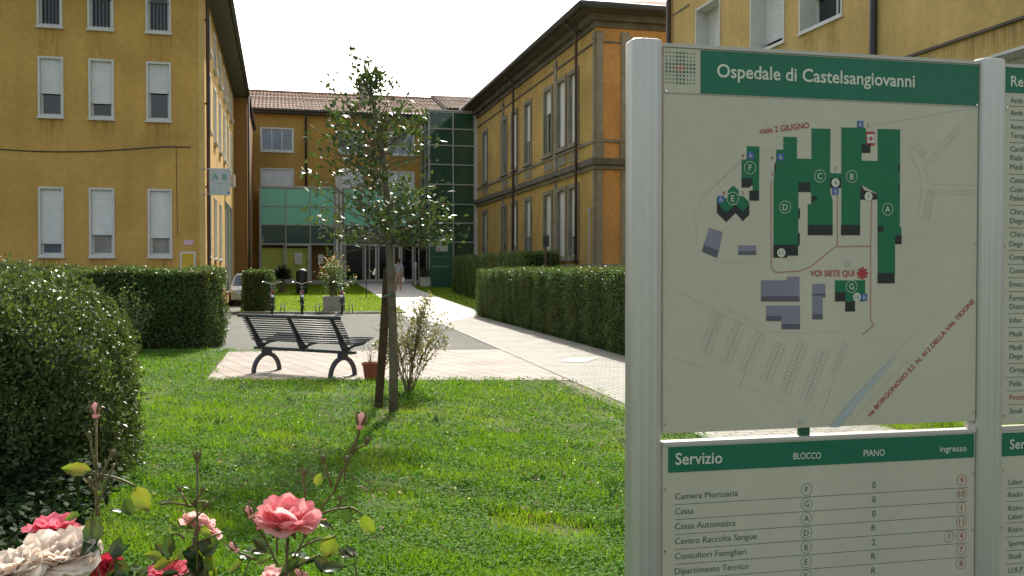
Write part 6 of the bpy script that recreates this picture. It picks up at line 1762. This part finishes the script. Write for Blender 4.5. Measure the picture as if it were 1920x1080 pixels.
BL = pts2(g2(-9.62, RAMP0), g2(-3.8, RAMP0), G(717, 561), G(671, 533), g2(-16, 57.5), g2(-15.2, 55)); SL = pts2(g2(-1.2, RAMP0), g2(3.6, RAMP0), g2(-1.9, 56), G(770, 533), G(782, 543), G(826, 559), G(888, 580))
for nm, poly, n, lab in (("back_lawn_grass", BL, 90000, "short mown bright grass of the far lawn before the glass entrance"), ("side_lawn_grass", SL, 60000, "short mown grass of the shaded strip right of the far path")):
    y = rg.uniform(33.05, 57, n); x = rg.uniform(-16, 4, n); m = in_poly(x, y, poly); x, y = x[m], y[m]; z = RAMP_S * (np.clip(y, RAMP0, RAMP1) - RAMP0)
    blades(nm, x, y, z, rg.uniform(.03, .07, len(x)), rg.uniform(.012, .03, len(x)), LF['grassback'], rg, .8, lab)

# broad-leaved weeds and a few dry leaves in the lawn
n = 18; wy = rg.uniform(4.8, 12, n); wx_ = rg.uniform(-.42, .14, n) * wy; m = lawn_mask(wx_, wy); wx_, wy = wx_[m], wy[m]
Ps, Ds = [], []
for x_, y_ in zip(wx_, wy):
    for k in range(22): Ps.append((x_ + rg.normal(0, .03), y_ + rg.normal(0, .03), .01)); Ds.append((rg.normal(0, .7), rg.normal(0, .7), rg.uniform(.5, 1.3)))
n = len(Ps); V, F = leaf_arrays(np.array(Ps), np.array(Ds), rg.normal(size=(n, 3)), rg.uniform(.05, .11, n), rg.uniform(.012, .03, n), .15)
tag(np_mesh("lawn_weeds", V, F, leafM("weed_leaf", (.03, .085, .02), (.07, .15, .03), .55, .3, spec=.3)), "darker broad leaved weeds scattered in the front lawn", "weeds", kind='stuff')
n = 130; y = rg.uniform(5, 12.6, n); x = -.13 * y + rg.normal(0, 1.3, n); m = lawn_mask(x, y); x, y = x[m], y[m]; n = len(x)
V, F = leaf_arrays(np.stack([x, y, rg.uniform(.03, .06, n)], 1), rg.normal(size=(n, 3)) * [1, 1, .2], rg.normal(0, .3, (n, 3)) + [0, 0, 1], rg.uniform(.03, .06, n), rg.uniform(.02, .035, n), .25)
tag(np_mesh("fallen_leaves", V, F, leafM("dry_leaf", (.16, .09, .04), (.27, .17, .09), .7, .2, spec=.2)), "dry brown leaves fallen on the lawn around the young tree", "leaves", kind='stuff')
